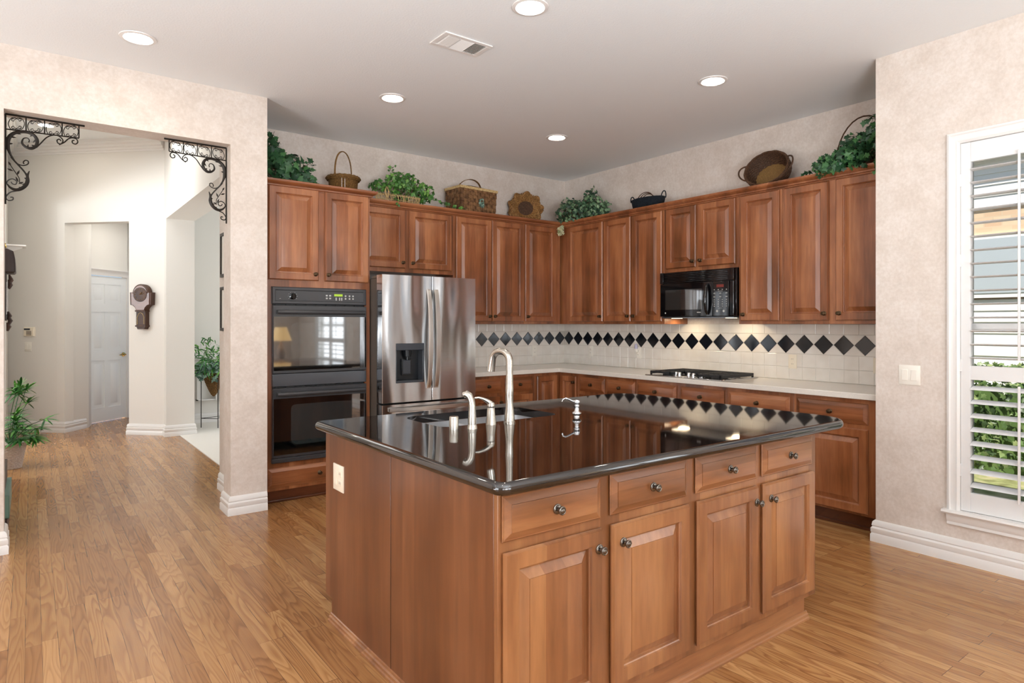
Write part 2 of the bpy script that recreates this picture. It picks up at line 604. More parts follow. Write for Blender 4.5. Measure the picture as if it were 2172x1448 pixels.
# foyer shell
FXL = -5.25
g = G().box(FXL - 0.12, FXL, -0.56, 1.55, 0, HF).box(FXL - 0.12, FXL, 3.6, 5.2, 0, HF).box(FXL - 0.12, FXL, 1.55, 3.6, 2.7, HF)
struct('wall_foyer_left', g, 'wall_paint', 'cream wall on the left of the foyer')
struct('wall_entry', G().box(-9.0, FXL - 0.12, -0.56, -0.46, 0, HF).box(-9.0, FXL - 0.12, 5.1, 5.2, 0, HF).box(-9.1, -9.0, -0.56, 5.2, 0, HF),
       'wall_paint', 'cream entry walls')


def seg_wall(g, p, q, t, z0, z1):
    """slab along p->q with thickness t to the left of travel"""
    d = (Vector(q) - Vector(p)).normalized()
    n = Vector((-d.y, d.x)) * t
    g.prism([p, q, (q[0] + n.x, q[1] + n.y), (p[0] + n.x, p[1] + n.y)], z0, z1)


NA, NB = (-4.675, 4.215), (-4.041, 3.581)      # niche opening in the 45 degree wall
PA, PB = (FXL - 0.1, 4.89), (-3.69, 3.23)
N1, N2, N3 = (-4.44, 4.50), (-4.43, 4.789), (-3.60, 5.50)
g = G()
seg_wall(g, NA, PA, -0.14, 0, HF)
seg_wall(g, PB, NB, -0.14, 0, HF)
seg_wall(g, NB, NA, -0.14, 2.65, HF)
struct('wall_foyer', g, 'wall_paint', 'cream diagonal foyer wall with the door recess')
g = G()
seg_wall(g, (-4.40, 4.53), NA, -0.10, 0, 2.9)
seg_wall(g, (-4.36, 4.75), (-4.40, 4.53), -0.1, 0, 2.9)
struct('wall_recess_left', g, 'wall_paint', 'side wall of the door recess')
g = G()
dn = Vector((0.759, 0.651))
dl = (-4.43, 4.789)
pt = lambda s: (dl[0] + dn.x * s, dl[1] + dn.y * s)
seg_wall(g, pt(-0.05), pt(0.76), 0.1, 2.07, 2.9)
seg_wall(g, pt(0.72), pt(1.6), 0.1, 0, 2.9)
seg_wall(g, (-3.1, 4.5), (NB[0] + 0.09, NB[1] + 0.09), -0.1, 0, 2.95)
struct('wall_recess_back', g, 'wall_paint', 'wall around the recessed door')
struct('ceiling_recess', G().prism([(NA[0] + 0.1, NA[1] + 0.1), (NB[0] + 0.1, NB[1] + 0.1), (-2.9, 5.2), (-3.3, 6.0), (-4.6, 5.0)], 2.9, 2.96), 'wall_paint', 'low ceiling of the door recess')
recess_fill_pos = (-3.9, 4.6, 2.9)  # position for the added lamp in the recess
# wall between foyer and dining room, with a wide opening
g = G()
g.box(-3.70, -3.385, 3.11, 3.33, 0, HF)
g.box(-3.70, -3.385, 0.12, 3.11, 2.656, HF)
struct('wall_dining_side', g, 'wall_paint', 'cream pier and header between foyer and next room')
g = G()
seg_wall(g, (-3.4, 4.05), (0.4, 3.80), 0.1, 0, HF)
g.box(-0.7, -0.6, 0.12, 4.0, 2.75, HF).box(-0.7, -0.6, 0.12, 1.1, 0, 2.75).box(-0.7, -0.6, 3.3, 4.0, 0, 2.75).box(-0.7, -0.6, 1.1, 3.3, 0, 0.6)
struct('wall_dining', g, 'wall_paint', 'white walls of the next room')
# baseboards
BB = [(0.0, 0.0), (0.024, 0.0), (0.024, 0.045), (0.018, 0.055), (0.022, 0.062), (0.022, 0.085), (0.014, 0.095), (0.018, 0.102), (0.014, 0.125), (0.004, 0.135), (0.0, 0.135)]


def base(name, path, label):
    struct(name, G().sweep(BB, path), 'trim_white', label)


base('baseboard_pillar', [(-3.751, 0.10), (-3.751, -0.56), (OX1, -0.56), (OX1, YW), (-3.618, YW)], 'white stepped baseboard around the pillar')
base('baseboard_left', [(XL, YW), (OX0, YW), (OX0, -0.56)], 'white baseboard left of the foyer opening')
base('baseboard_right', [(-0.68, -3.79), (XW, -3.79), (XW, YB)], 'white baseboard under the window')
base('baseboard_foyer', [(FXL, 4.79), NA, N1], 'white baseboard left of the recess')
base('baseboard_clock', [(-3.95, 3.67), NB, (-3.70, 3.24), (-3.70, 3.11), (-3.385, 3.11), (-3.385, 3.3)], 'white baseboard under the wall clock')
base('baseboard_dining', [(-3.3, 4.04), (-0.7, 3.87)], 'white baseboard in the next room')
base('baseboard_behind', [(XW, YB), (XL, YB)], 'white baseboard behind the viewer')
CR = [(0, 0), (0.012, 0), (0.015, 0.02), (0.032, 0.024), (0.036, 0.05), (0.058, 0.056), (0.064, 0.084), (0.088, 0.09), (0.092, 0.118), (0.104, 0.122), (0.104, 0.144), (0, 0.144)]
g = G().sweep([(o, 3.516 + z) for o, z in CR], [(FXL, 0.2), (FXL, 4.79), (-3.70, 3.24)])
struct('trim_1', g, 'trim_white', 'white crown moulding along the foyer ceiling')
# wainscot panel trim in next room
g = G()
for a, b in ((-3.2, -2.95), (-2.88, -2.2)):
    for x0, x1, z0, z1 in ((a, b, 0.32, 0.335), (a, b, 0.78, 0.795), (a, a + 0.015, 0.32, 0.795), (b - 0.015, b, 0.32, 0.795)):
        y = 3.975 - 0.066 * (x0 + 2.9)
        g.box(x0, x1, y - 0.06, y + 0.04, z0, z1)
g.sweep([(0, 0.88), (0.02, 0.88), (0.03, 0.92), (0, 0.93)], [(-3.3, 4.04), (-0.7, 3.87)])
struct('trim_2', g, 'trim_white', 'white chair rail and panel moulding in the next room')

# ---------------------------------------------------------------- recessed door
T = Fr((dl[0], dl[1], 0), (dn.x, dn.y, 0), (0, 0, 1), (dn.y, -dn.x, 0))
dr = thing('door_1', 'white six-panel door at the end of the foyer recess', 'door', (dl[0], dl[1], 0), kind='structure')
g = G(T)
DW, DH = 0.70, 2.04
g.box(0.0, DW, 0.012, DH, -0.04, -0.006)
hst = [0.0, 0.105, 0.325, 0.385, 0.605, DW]
for (u0, u1) in ((0.0, 0.105), (0.32, 0.38), (0.595, DW)):
    g.box(u0, u1, 0.012, DH, -0.006, 0.0)
for (v0, v1) in ((0.012, 0.2), (0.86, 0.99), (1.54, 1.66), (1.93, DH)):
    g.box(0.105, 0.32, v0, v1, -0.006, 0.0).box(0.38, 0.595, v0, v1, -0.006, 0.0)
for u in (0.105, 0.38):
    for v0, v1 in ((0.2, 0.86), (0.99, 1.54), (1.66, 1.93)):
        g.rects(0.215, v1 - v0, [(0, -0.007), (0.012, -0.014), (0.03, -0.013), (0.055, -0.002)], u, v0)
part('door_leaf', g, 'door_white', dr)
g = G(T)
g.box(DW, DW + 0.06, 0, 2.1, -0.02, 0.012)
g.sweep([(0, 0)], [(0, 0), (1, 0)]) if False else None
g.loops([[(-0.05, z, w) for z, w in ((2.05, 0.0), (2.05, 0.02), (2.1, 0.025), (2.13, 0.05), (2.14, 0.05), (2.14, 0.0))],
         [(0.78, z, w) for z, w in ((2.05, 0.0), (2.05, 0.02), (2.1, 0.025), (2.13, 0.05), (2.14, 0.05), (2.14, 0.0))]])
part('door_casing', g, 'trim_white', dr)
g = G(T @ Matrix.Translation((0.645, 0.93, 0.0)))
g.lathe([(0.03, 0), (0.03, 0.006), (0.012, 0.01), (0.012, 0.035)], 16)
g.tube([(0, 0, 0.04), (-0.03, 0.003, 0.045), (-0.065, 0.0, 0.042), (-0.1, -0.004, 0.036)], [0.012, 0.011, 0.009, 0.007], 8)
part('door_handle', g, 'brass', dr, label='brass lever handle')

# ================================================================ CABINETRY
DOORP = [(0.005, 0), (0.005, 0.006), (0, 0.007), (0, 0.012), (0.002, 0.014), (0.007, 0.021), (0.053, 0.021), (0.056, 0.014), (0.060, 0.012), (0.062, 0.004), (0.066, 0.004), (0.096, 0.016), (0.0965, 0.0185), (0.099, 0.019)]
DRAWP = [(0.005, 0), (0.005, 0.004), (0, 0.005), (0, 0.007), (0.003, 0.009), (0.006, 0.009), (0.0275, 0.0185), (0.028, 0.021), (0.030, 0.0215)]
KNOB = [(0.0165, 0), (0.0165, 0.003), (0.0135, 0.0045), (0.0125, 0.007), (0.007, 0.009), (0.0055, 0.015), (0.0065, 0.0185),
        (0.0125, 0.0205), (0.0145, 0.0235), (0.0140, 0.027), (0.0115, 0.0285), (0.0105, 0.0275), (0.008, 0.0275), (0.0065, 0.030), (0.003, 0.0312), (0.0, 0.0314)]


def door(root, frame, w, h, knob=None, mat='wood_v'):
    """frame: matrix at the door's lower left corner on the cabinet face; knob (u,v)"""
    d = part('door', G(frame).rects(w, h, DOORP), mat, root, sharp=20)
    if knob:
        kg = G(frame @ Matrix.Translation((knob[0], knob[1], 0.021)))
        kg.lathe(KNOB, 18)
        part('knob', kg, 'pewter' if mat.startswith('wood_island') else 'bronze', d)
    return d


def drawer(root, frame, w, h, mat, knob=True):
    d = part('drawer', G(frame).rects(w, h, DRAWP), mat, root, sharp=20)
    if knob:
        kg = G(frame @ Matrix.Translation((w / 2, h / 2, 0.0215)))
        kg.lathe(KNOB, 18)
        part('knob', kg, 'pewter' if mat.startswith('wood_island') else 'bronze', d)
    return d


ZT, ZU = 2.445, 1.372
# --- wall A uppers (face y=-0.34) : u = +X
def upper_a(name, x0, x1, z0, doors, label, group=None):
    r = thing(name, label, 'cabinet', ((x0 + x1) / 2, -0.17, z0), group)
    part('body', G().box(x0, x1, -0.34, -0.001, z0, ZT), 'wood_v', r, 0.0012)
    for dx0, dx1, dz0, dz1, k in doors:
        w, h = dx1 - dx0, dz1 - dz0
        kx = {'r': w - 0.028, 'l': 0.028}[k]
        door(r, FA(dx0, -0.34, dz0), w, h, (kx, 0.052))
    return r


upper_a('wall_cabinet', -2.733, -1.745, 1.845, [(-2.70, -2.266, 1.882, 2.42, 'r'), (-2.222, -1.768, 1.882, 2.42, 'l')],
        'short cherry wall cabinet with two doors directly above the refrigerator')
upper_a('wall_cabinet', -1.743, -0.872, ZU, [(-1.714, -1.296, 1.398, 2.42, 'r'), (-1.288, -0.876, 1.398, 2.42, 'l')],
        'tall two-door cherry wall cabinet between the refrigerator cabinet and the corner')
upper_a('wall_cabinet', -0.870, -0.362, ZU, [(-0.862, -0.437, 1.398, 2.42, 'l')],
        'single-door cherry wall cabinet on the left side of the room corner')


def upper_b(name, y0, y1, z0, doors, label):
    r = thing(name, label, 'cabinet', (-0.17, (y0 + y1) / 2, z0))
    part('body', G().box(-0.34, -0.001, y1, y0, z0, ZT), 'wood_v', r, 0.0012)
    for a, b, dz0, dz1, k in doors:
        w, h = a - b, dz1 - dz0
        kx = {'r': w - 0.028, 'l': 0.028}[k]
        door(r, FB(-0.34, a, dz0), w, h, (kx, 0.052))
    return r


upper_b('wall_cabinet', -0.001, -0.990, ZU, [(-0.454, -0.981, 1.398, 2.42, 'r')],
        'cherry corner wall cabinet on the cooktop wall, one wide door')
upper_b('wall_cabinet', -0.992, -1.768, ZU, [(-0.998, -1.360, 1.398, 2.42, 'r'), (-1.378, -1.746, 1.398, 2.42, 'l')],
        'tall two-door cherry wall cabinet just left of the microwave')
upper_b('wall_cabinet', -1.770, -2.545, 1.842, [(-1.796, -2.125, 1.874, 2.42, 'r'), (-2.152, -2.518, 1.874, 2.42, 'l')],
        'short two-door cherry wall cabinet directly above the microwave')
upper_b('wall_cabinet', -2.547, -2.928, ZU, [(-2.569, -2.906, 1.398, 2.42, 'l')],
        'single-door cherry wall cabinet just right of the microwave')
upper_b('wall_cabinet', -2.930, -3.789, ZU, [(-2.949, -3.293, 1.398, 2.42, 'r'), (-3.346, -3.74, 1.398, 2.42, 'l')],
        'two-door cherry wall cabinet at the far right against the return wall')
CRN = [(0.0, 2.425), (0.006, 2.425), (0.008, 2.432), (0.018, 2.436), (0.02, 2.446), (0.038, 2.455), (0.046, 2.462), (0.05, 2.47), (0.05, 2.482), (0.0, 2.482)]
g = G().sweep(CRN, [(-2.736, -0.342), (-0.342, -0.342), (-0.342, -3.789)])
tag(part('crown_moulding', g, 'wood_hx'), 'cherry crown moulding running along the tops of the wall cabinets', 'moulding')

# --- oven tower
TX0, TX1, TY = -3.605, -2.738, -0.62
r = thing('oven_cabinet', 'tall cherry oven cabinet with two doors above and one drawer below the ovens', 'cabinet', ((TX0 + TX1) / 2, -0.3, 0))
g = G()
g.box(TX0, TX0 + 0.02, TY + 0.02, -0.001, 0.1, ZT).box(TX1 - 0.02, TX1, TY + 0.02, -0.001, 0.0, ZT)
g.box(TX0, TX1, TY, TY + 0.02, 1.655, ZT).box(TX0, TX1, TY, TY + 0.02, 0.09, 0.31)
g.box(TX0, -3.54, TY, TY + 0.02, 0.31, 1.655).box(-2.785, TX1, TY, TY + 0.02, 0.31, 1.655)
g.box(TX0, TX1, TY + 0.02, -0.001, ZT - 0.02, ZT).box(TX0, TX1, TY + 0.02, -0.001, 1.675, 1.69).box(TX0, TX1, TY + 0.02, -0.001, 0.27, 0.285)
part('body', g, 'wood_v', r)
part('toe_board', G().box(TX0, TX1, TY + 0.012, TY + 0.03, 0.0, 0.09).box(TX0, TX1, TY - 0.002, TY + 0.012, 0.0, 0.018), 'wood_toe', r, 0.003)
door(r, FA(-3.57, TY, 1.715), 0.39, 0.722, (0.362, 0.052))
door(r, FA(-3.130, TY, 1.715), 0.376, 0.722, (0.028, 0.052))
drawer(r, FA(-3.575, TY, 0.115), 0.80, 0.15, 'wood_hx')
part('crown', G().sweep(CRN, [(TX0, TY - 0.002), (TX1 + 0.002, TY - 0.002), (TX1 + 0.002, -0.40)]), 'wood_hx', r)

# --- base cabinets
BZ0, BZ1, BF = 0.10, 0.874, -0.612


def base_unit(axis, a, b, fronts, label, depth=BF):
    """axis 'A': a<b along x;  'B': a>b along y. fronts: (start, width, z0, h, kind, knob)"""
    if axis == 'A':
        loc = ((a + b) / 2, depth / 2, 0)
        F = lambda s, z: FA(s, depth, z)
        body = G().box(a, b, depth, -0.001, BZ0, BZ1)
        toe = G().box(a, b, depth + 0.05, depth + 0.07, 0, BZ0).box(a, b, depth + 0.035, depth + 0.05, 0, 0.018)
        hm = 'wood_hx'
    else:
        loc = (depth / 2, (a + b) / 2, 0)
        F = lambda s, z: FB(depth, s, z)
        body = G().box(depth, -0.001, b, a, BZ0, BZ1)
        toe = G().box(depth + 0.05, depth + 0.07, b, a, 0, BZ0).box(depth + 0.035, depth + 0.05, b, a, 0, 0.018)
        hm = 'wood_hy'
    r = thing('base_cabinet', label, 'cabinet', loc)
    part('body', body, 'wood_v', r, 0.0012)
    part('toe_board', toe, 'wood_toe', r)
    for s, w, z0, h, kind, k in fronts:
        if kind == 'drawer':
            drawer(r, F(s, z0), w, h, hm)
        else:
            kx = {'r': w - 0.028, 'l': 0.028, None: None}[k]
            door(r, F(s, z0), w, h, (kx, h - 0.06) if kx else None)
    return r


DR = (0.705, 0.14)
DD = (0.115, 0.56)
base_unit('A', -1.745, -1.001 + 0.045, [(-1.70, 0.345, *DR, 'drawer', 1), (-1.325, 0.346, *DR, 'drawer', 1), (-1.70, 0.345, *DD, 'door', 'r'), (-1.325, 0.346, *DD, 'door', 'l')],
          'cherry base cabinet with two drawers just right of the refrigerator')
base_unit('A', -0.954, -0.614, [(-0.924, 0.27, 0.115, 0.73, 'door', None)], 'narrow cherry corner base cabinet, door facing the island, left of the corner')
base_unit('B', -0.001, -0.900, [(-0.637, 0.244, 0.115, 0.73, 'door', 'r')], 'narrow cherry corner base cabinet with a knobbed door, right of the corner')
base_unit('B', -0.902, -1.676, [(-0.926, 0.35, *DR, 'drawer', 1), (-1.301, 0.362, *DR, 'drawer', 1), (-0.926, 0.35, *DD, 'door', 'r'), (-1.301, 0.362, *DD, 'door', 'l')],
          'cherry base cabinet with two drawers left of the cooktop')
base_unit('B', -1.678, -2.618, [(-1.69, 0.438, *DR, 'drawer', 1), (-2.169, 0.427, *DR, 'drawer', 1), (-1.69, 0.438, *DD, 'door', 'r'), (-2.169, 0.427, *DD, 'door', 'l')],
          'cherry base cabinet with two drawers below the cooktop')
base_unit('B', -2.620, -3.172, [(-2.639, 0.507, *DR, 'drawer', 1), (-2.639, 0.507, *DD, 'door', 'l')], 'cherry base cabinet with one drawer right of the cooktop')
base_unit('B', -3.174, -3.789, [(-3.198, 0.491, *DR, 'drawer', 1), (-3.198, 0.491, *DD, 'door', None)], 'cherry base cabinet at the far right end beside the return wall')
# countertop L
g = G()
g.prism([(-1.80, -0.001), (-1.80, -0.655), (-0.655, -0.655), (-0.655, -3.789), (-0.001, -3.789), (-0.001, -0.001)], 0.875, 0.915)
tag(part('countertop', g, 'quartz_counter', bevel=0.004), 'speckled off-white quartz countertop along the two back walls', 'countertop')

# --- backsplash tiles
P = 0.15749
TL = 0.1114


def splash(name, F, length, label):
    g = G(F)
    g.box(0, length, 0, 0.456, 0.0, 0.006)
    g.cur = 1
    rows = ((0.002, 0.1035), (0.1055, 0.2125), (0.3755, 0.4555))
    for v0, v1 in rows:
        u = 0.0
        while u < length - 0.02:
            w = min(TL - 0.0016, length - u)
            g.rects(w, v1 - v0 - 0.0015, [(0, 0.005), (0, 0.0075), (0.0025, 0.009)], u, v0)
            u += TL
    zc = 0.2935
    k = 0
    u = 0.0785
    while u < length + 0.05:
        # white triangles above and below between diamonds
        hd = P / 2
        for s in (1, -1):
            a = [(u, zc + s * 0.0015), (u + hd - 0.001, zc + s * (hd - 0.001)), (u - hd + 0.001, zc + s * (hd - 0.001))] if False else None
        for s in (1, -1):
            uc = u + hd
            if uc + hd > length:
                continue
            tri = [(uc, zc + s * 0.003), (uc + hd - 0.0035, zc + s * (hd - 0.0015)), (uc, zc + s * (hd - 0.0015)), (uc - hd + 0.0035, zc + s * (hd - 0.0015))]
            if s > 0:
                pass
            else:
                tri.reverse()
            g.prism([tri[0], tri[1], tri[2]] if s > 0 else [tri[1], tri[2], tri[3]], 0.005, 0.009)
            g.prism([tri[0], tri[2], tri[3]] if s > 0 else [tri[0], tri[1], tri[3]], 0.005, 0.009)
        u += P
    g.cur = 2
    u = 0.0785
    while u < length - 0.02:
        hd = 0.0755
        dia = [(u, zc - hd), (min(u + hd, length), zc - (0 if u + hd <= length else 0)), (u, zc + hd), (u - hd, zc)]
        g.loops([[(x, y, 0.005) for x, y in dia], [(x, y, 0.0095) for x, y in dia],
                 [(u + (x - u) * 0.95, zc + (y - zc) * 0.95, 0.0105) for x, y in dia]])
        u += P
    tag(part(name, g, ['grout', 'tile_white', 'tile_black'], sharp=8), label, 'backsplash', None, 'structure')


splash('trim_backsplash_left', Fr((-0.0005, -0.0005, 0.9155), (-1, 0, 0), (0, 0, 1), (0, -1, 0)), 1.80, 'white tile backsplash with black diamonds beside the refrigerator')
splash('trim_backsplash_right', Fr((-0.0005, -0.011, 0.9155), (0, -1, 0), (0, 0, 1), (-1, 0, 0)), 3.775, 'white tile backsplash with black diamonds behind the cooktop')

# ================================================================ APPLIANCES
# --- double wall oven
OX, OW = -3.547, 0.767
r = thing('double_oven', 'black built-in double wall oven in the tall cabinet', 'oven', (OX + OW / 2, -0.3, 0.31))
F0 = FA(OX, TY, 0)
part('body', G().box(-3.535, -2.79, -0.615, -0.05, 0.315, 1.65), 'black_matte', r)
g = G(F0)
g.rects(OW, 0.132, [(0, 0), (0, 0.024), (0.005, 0.03), (0.022, 0.03), (0.027, 0.024), (0.05, 0.022)], 0, 1.527)
cp = part('control_panel', g, 'black_enamel', r)
g = G(F0 @ Matrix.Translation((0.158, 1.588, 0.022)))
g.lathe([(0.026, 0), (0.026, 0.004), (0.018, 0.006), (0.017, 0.016), (0, 0.016)], 20)
g.box(-0.005, 0.005, -0.02, 0.02, 0.006, 0.024)
part('dial', g, 'black_gloss', cp)
g = G(F0)
for i in range(12):
    a = 2 * pi * i / 12
    x, z = 0.158 + 0.034 * math.cos(a), 1.588 + 0.034 * math.sin(a)
    g.box(x - 0.002, x + 0.002, z - 0.0018, z + 0.0018, 0.022, 0.0228)
g.box(0.085, 0.13, 1.620, 1.6225, 0.022, 0.0226).box(0.185, 0.215, 1.618, 1.6215, 0.022, 0.0226)
g.lathe([(0.009, 0.022), (0.009, 0.0228)], 14, (0.062, 1.562, 0))
for bx in (0.43, 0.458):
    for bz in (1.578, 1.60):
        g.box(bx - 0.008, bx + 0.008, bz - 0.006, bz + 0.006, 0.022, 0.0228)
for bx in (0.508, 0.537, 0.555):
    g.box(bx - 0.0045, bx + 0.0045, 1.562, 1.586, 0.022, 0.0235)
for bx in (0.588, 0.622, 0.652):
    for bz in (1.578, 1.60):
        g.lathe([(0.0075, 0.022), (0.0075, 0.0228)], 10, (bx, bz, 0))
g.box(0.43, 0.45, 1.617, 1.6195, 0.022, 0.0226).box(0.505, 0.545, 1.6225, 1.625, 0.022, 0.0226).box(0.615, 0.66, 1.616, 1.619, 0.022, 0.0226)
g.box(0.685, 0.71, 1.556, 1.5605, 0.022, 0.0226)
part('markings', g, 'print_gray', cp)
part('display', G(F0).box(0.492, 0.562, 1.596, 1.614, 0.022, 0.0232), 'display_green', cp)


def oven_door(z0, z1, zh, band, nm):
    g = G(F0)
    g.rects(OW - 0.006, z1 - z0, [(0, 0.004), (0, 0.034), (0.003, 0.037)], 0.003, z0)
    d = part('oven_door', g, 'black_enamel', r)
    gz0 = z0 + 0.022
    part('glass', G(F0).box(0.009, OW - 0.009, gz0, zh - 0.035, 0.030, 0.0385), 'oven_glass', d)
    poly = []
    x0, x1, y0, y1, rr = 0.14, OW - 0.12, gz0 + 0.07, zh - 0.085, 0.035
    for cx, cy, a0 in ((x1 - rr, y0 + rr, -pi / 2), (x1 - rr, y1 - rr, 0), (x0 + rr, y1 - rr, pi / 2), (x0 + rr, y0 + rr, pi)):
        for k in range(6):
            a = a0 + k * pi / 10
            poly.append((cx + rr * math.cos(a), cy + rr * math.sin(a)))
    part('window', G(F0).prism(poly, 0.0384, 0.0388), 'oven_window', d)
    # handle: long curved bar
    g = G(F0)
    n = 16
    for k in range(1):
        pts = [(0.03 + (OW - 0.06) * i / n, zh + 0.0, 0.062 + 0.010 * math.sin(pi * i / n)) for i in range(n + 1)]
        g.tube(pts, 0.0165, 10)
    g.box(0.03, 0.06, zh - 0.015, zh + 0.015, 0.035, 0.065).box(OW - 0.06, OW - 0.03, zh - 0.015, zh + 0.015, 0.035, 0.065)
    part('handle', g, 'black_enamel', d)
    return d


oven_door(0.992, 1.516, 1.464, True, 'upper')
oven_door(0.345, 0.878, 0.834, False, 'lower')
part('middle_band', G(F0).box(0.002, OW - 0.002, 0.892, 0.988, 0.0, 0.033), 'gray_band', r, 0.003)
for vz in (1.518, 0.880):
    g = G(F0)
    for i in range(9):
        g.box(0.03 + i * 0.08, 0.095 + i * 0.08, vz, vz + 0.008, 0, 0.012)
    part('vent', g, 'black_matte', r)
part('bottom_trim', G(F0).box(0, OW, 0.306, 0.341, 0, 0.032), 'black_enamel', r, 0.003)

# --- refrigerator
RX0, RX1, RYF = -2.746, -1.84, -0.878
r = thing('refrigerator', 'stainless steel french door refrigerator with water dispenser in the left door', 'refrigerator', ((RX0 + RX1) / 2, -0.45, 0))
part('body', G().box(RX0 + 0.016, RX1 - 0.012, -0.765, -0.04, 0.03, 1.752).box(RX0 + 0.03, RX1 - 0.03, -0.74, -0.1, 0.0, 0.03), 'fridge_side', r, 0.004)
for hx_ in (RX0 + 0.014, RX1 - 0.11):
    part('hinge_cover', G().box(hx_, hx_ + 0.096, -0.83, -0.64, 1.752, 1.772), 'fridge_side', r, 0.005)


def curved_panel(g, x0, x1, z0, z1, bow0, bow1, yb, hole=None):
    """front skin bowed gently towards the room"""
    n = 10
    def yy(x):
        s = (x - RX0) / (RX1 - RX0) * 2 - 1
        return RYF - 0.012 * (1 - s * s)
    xs = [x0 + (x1 - x0) * i / n for i in range(n + 1)]
    ring = [(x, yy(x)) for x in xs]
    e = 0.004
    ring[0] = (x0, yy(x0) + e * 0.7)
    ring[-1] = (x1, yy(x1) + e * 0.7)
    ring.insert(1, (x0 + e * 0.7, yy(x0 + e)))
    ring.insert(-1, (x1 - e * 0.7, yy(x1 - e)))
    poly = [(x0, yb)] + ring + [(x1, yb)]
    if hole is None:
        g.prism(list(poly), z0, z1)
    else:
        hx0, hx1, hz0, hz1 = hole
        g.prism(list(poly), z0, hz0)
        g.prism(list(poly), hz1, z1)
        L = [(x0, yb)] + [p for p in ring if p[0] < hx0] + [(hx0, yy(hx0)), (hx0, yb)]
        R = [(hx1, yb), (hx1, yy(hx1))] + [p for p in ring if p[0] > hx1] + [(x1, yb)]
        g.prism(L, hz0, hz1)
        g.prism(R, hz0, hz1)
        g.box(hx0, hx1, -0.80, yb, hz0, hz1)


XM = -2.292
dl_ = G()
curved_panel(dl_, RX0, XM - 0.003, 0.728, 1.775, 0, 0, -0.775, (-2.628, -2.369, 0.886, 1.212))
d1 = part('door', dl_, 'stainless', r, 0.0, 'left stainless door with the dispenser')
g = G()
curved_panel(g, XM + 0.003, RX1, 0.728, 1.775, 0, 0, -0.775)
d2 = part('door', g, 'stainless', r, 0.0, 'right stainless door')
g = G()
curved_panel(g, RX0, RX1, 0.10, 0.712, 0, 0, -0.775)
d3 = part('freezer_drawer', g, 'stainless', r)
part('door_gasket', G().box(RX0 + 0.01, RX1 - 0.01, -0.80, -0.765, 0.11, 1.765), 'black_matte', r)  # gasket sheet made black so the gaps between doors look shaded
part('gap_shade', G().box(XM - 0.0028, XM + 0.0028, -0.878, -0.80, 0.73, 1.773), 'black_matte', r)  # black strip standing in for the shade between the two doors
part('kick_plate', G().box(RX0 + 0.02, RX1 - 0.02, -0.80, -0.765, 0.02, 0.095), 'black_matte', r)
# dispenser
g = G()
g.box(-2.628, -2.369, -0.884, -0.862, 1.155, 1.212)
g.box(-2.628, -2.618, -0.884, -0.80, 0.886, 1.155).box(-2.379, -2.369, -0.884, -0.80, 0.886, 1.155)
g.box(-2.618, -2.379, -0.884, -0.80, 0.886, 0.905)
dp = part('dispenser', g, 'dispenser', d1, 0.003)
g = G()
g.box(-2.618, -2.379, -0.806, -0.80, 0.905, 1.155)
g.lathe([(0.03, 1.10), (0.034, 1.155)], 14, (-2.50, -0.84, 0)).lathe([(0.012, 1.07), (0.012, 1.10)], 10, (-2.50, -0.84, 0))
g.box(-2.545, -2.455, -0.826, -0.806, 0.945, 1.08)
part('dispenser_bay', g, 'dispenser_dark', dp, 0.002)
part('dispenser_pad', G().box(-2.535, -2.465, -0.830, -0.826, 0.955, 1.07), 'dispenser', dp, 0.003)


def bar(x, z0, z1, dx, parent):
    n = 20
    g = G()
    L = []
    for i in range(n + 1):
        s = i / n
        b = math.sin(pi * s)
        L.append([(x + dx * (-0.5) - 0.0, RYF - 0.022 - 0.045 * b ** 0.7, z0 + (z1 - z0) * s)])
    rs = []
    for (p,) in L:
        X, Y, Z = p
        rs.append([(X - 0.021, Y + 0.006, Z), (X - 0.015, Y - 0.005, Z), (X + 0.015, Y - 0.005, Z), (X + 0.021, Y + 0.006, Z), (X + 0.012, Y + 0.014, Z), (X - 0.012, Y + 0.014, Z)])
    g.loops(rs)
    for zz in (z0 + 0.0, z1 - 0.03):
        g.box(x - dx * 0.5 - 0.012, x - dx * 0.5 + 0.012, RYF - 0.03, RYF + 0.0, zz, zz + 0.03)
    part('handle', g, 'satin_steel', parent, sharp=50)


bar(XM - 0.036, 0.83, 1.665, 0.0, d1)
bar(XM + 0.036, 0.83, 1.665, 0.0, d2)
g = G()
n = 20
rs = []
for i in range(n + 1):
    s = i / n
    x = RX0 + 0.05 + (RX1 - RX0 - 0.1) * s
    y = RYF - 0.03 - 0.045 * math.sin(pi * s) ** 0.7
    rs.append([(x, y + 0.006, 0.672 - 0.0165), (x, y - 0.006, 0.672 - 0.012), (x, y - 0.006, 0.672 + 0.012), (x, y + 0.006, 0.672 + 0.0165), (x, y + 0.014, 0.672 + 0.01), (x, y + 0.014, 0.672 - 0.01)])
g.loops(rs)
for x in (RX0 + 0.05, RX1 - 0.08):
    g.box(x, x + 0.03, RYF - 0.035, RYF + 0.0, 0.66, 0.684)
part('handle', g, 'satin_steel', d3, sharp=50)

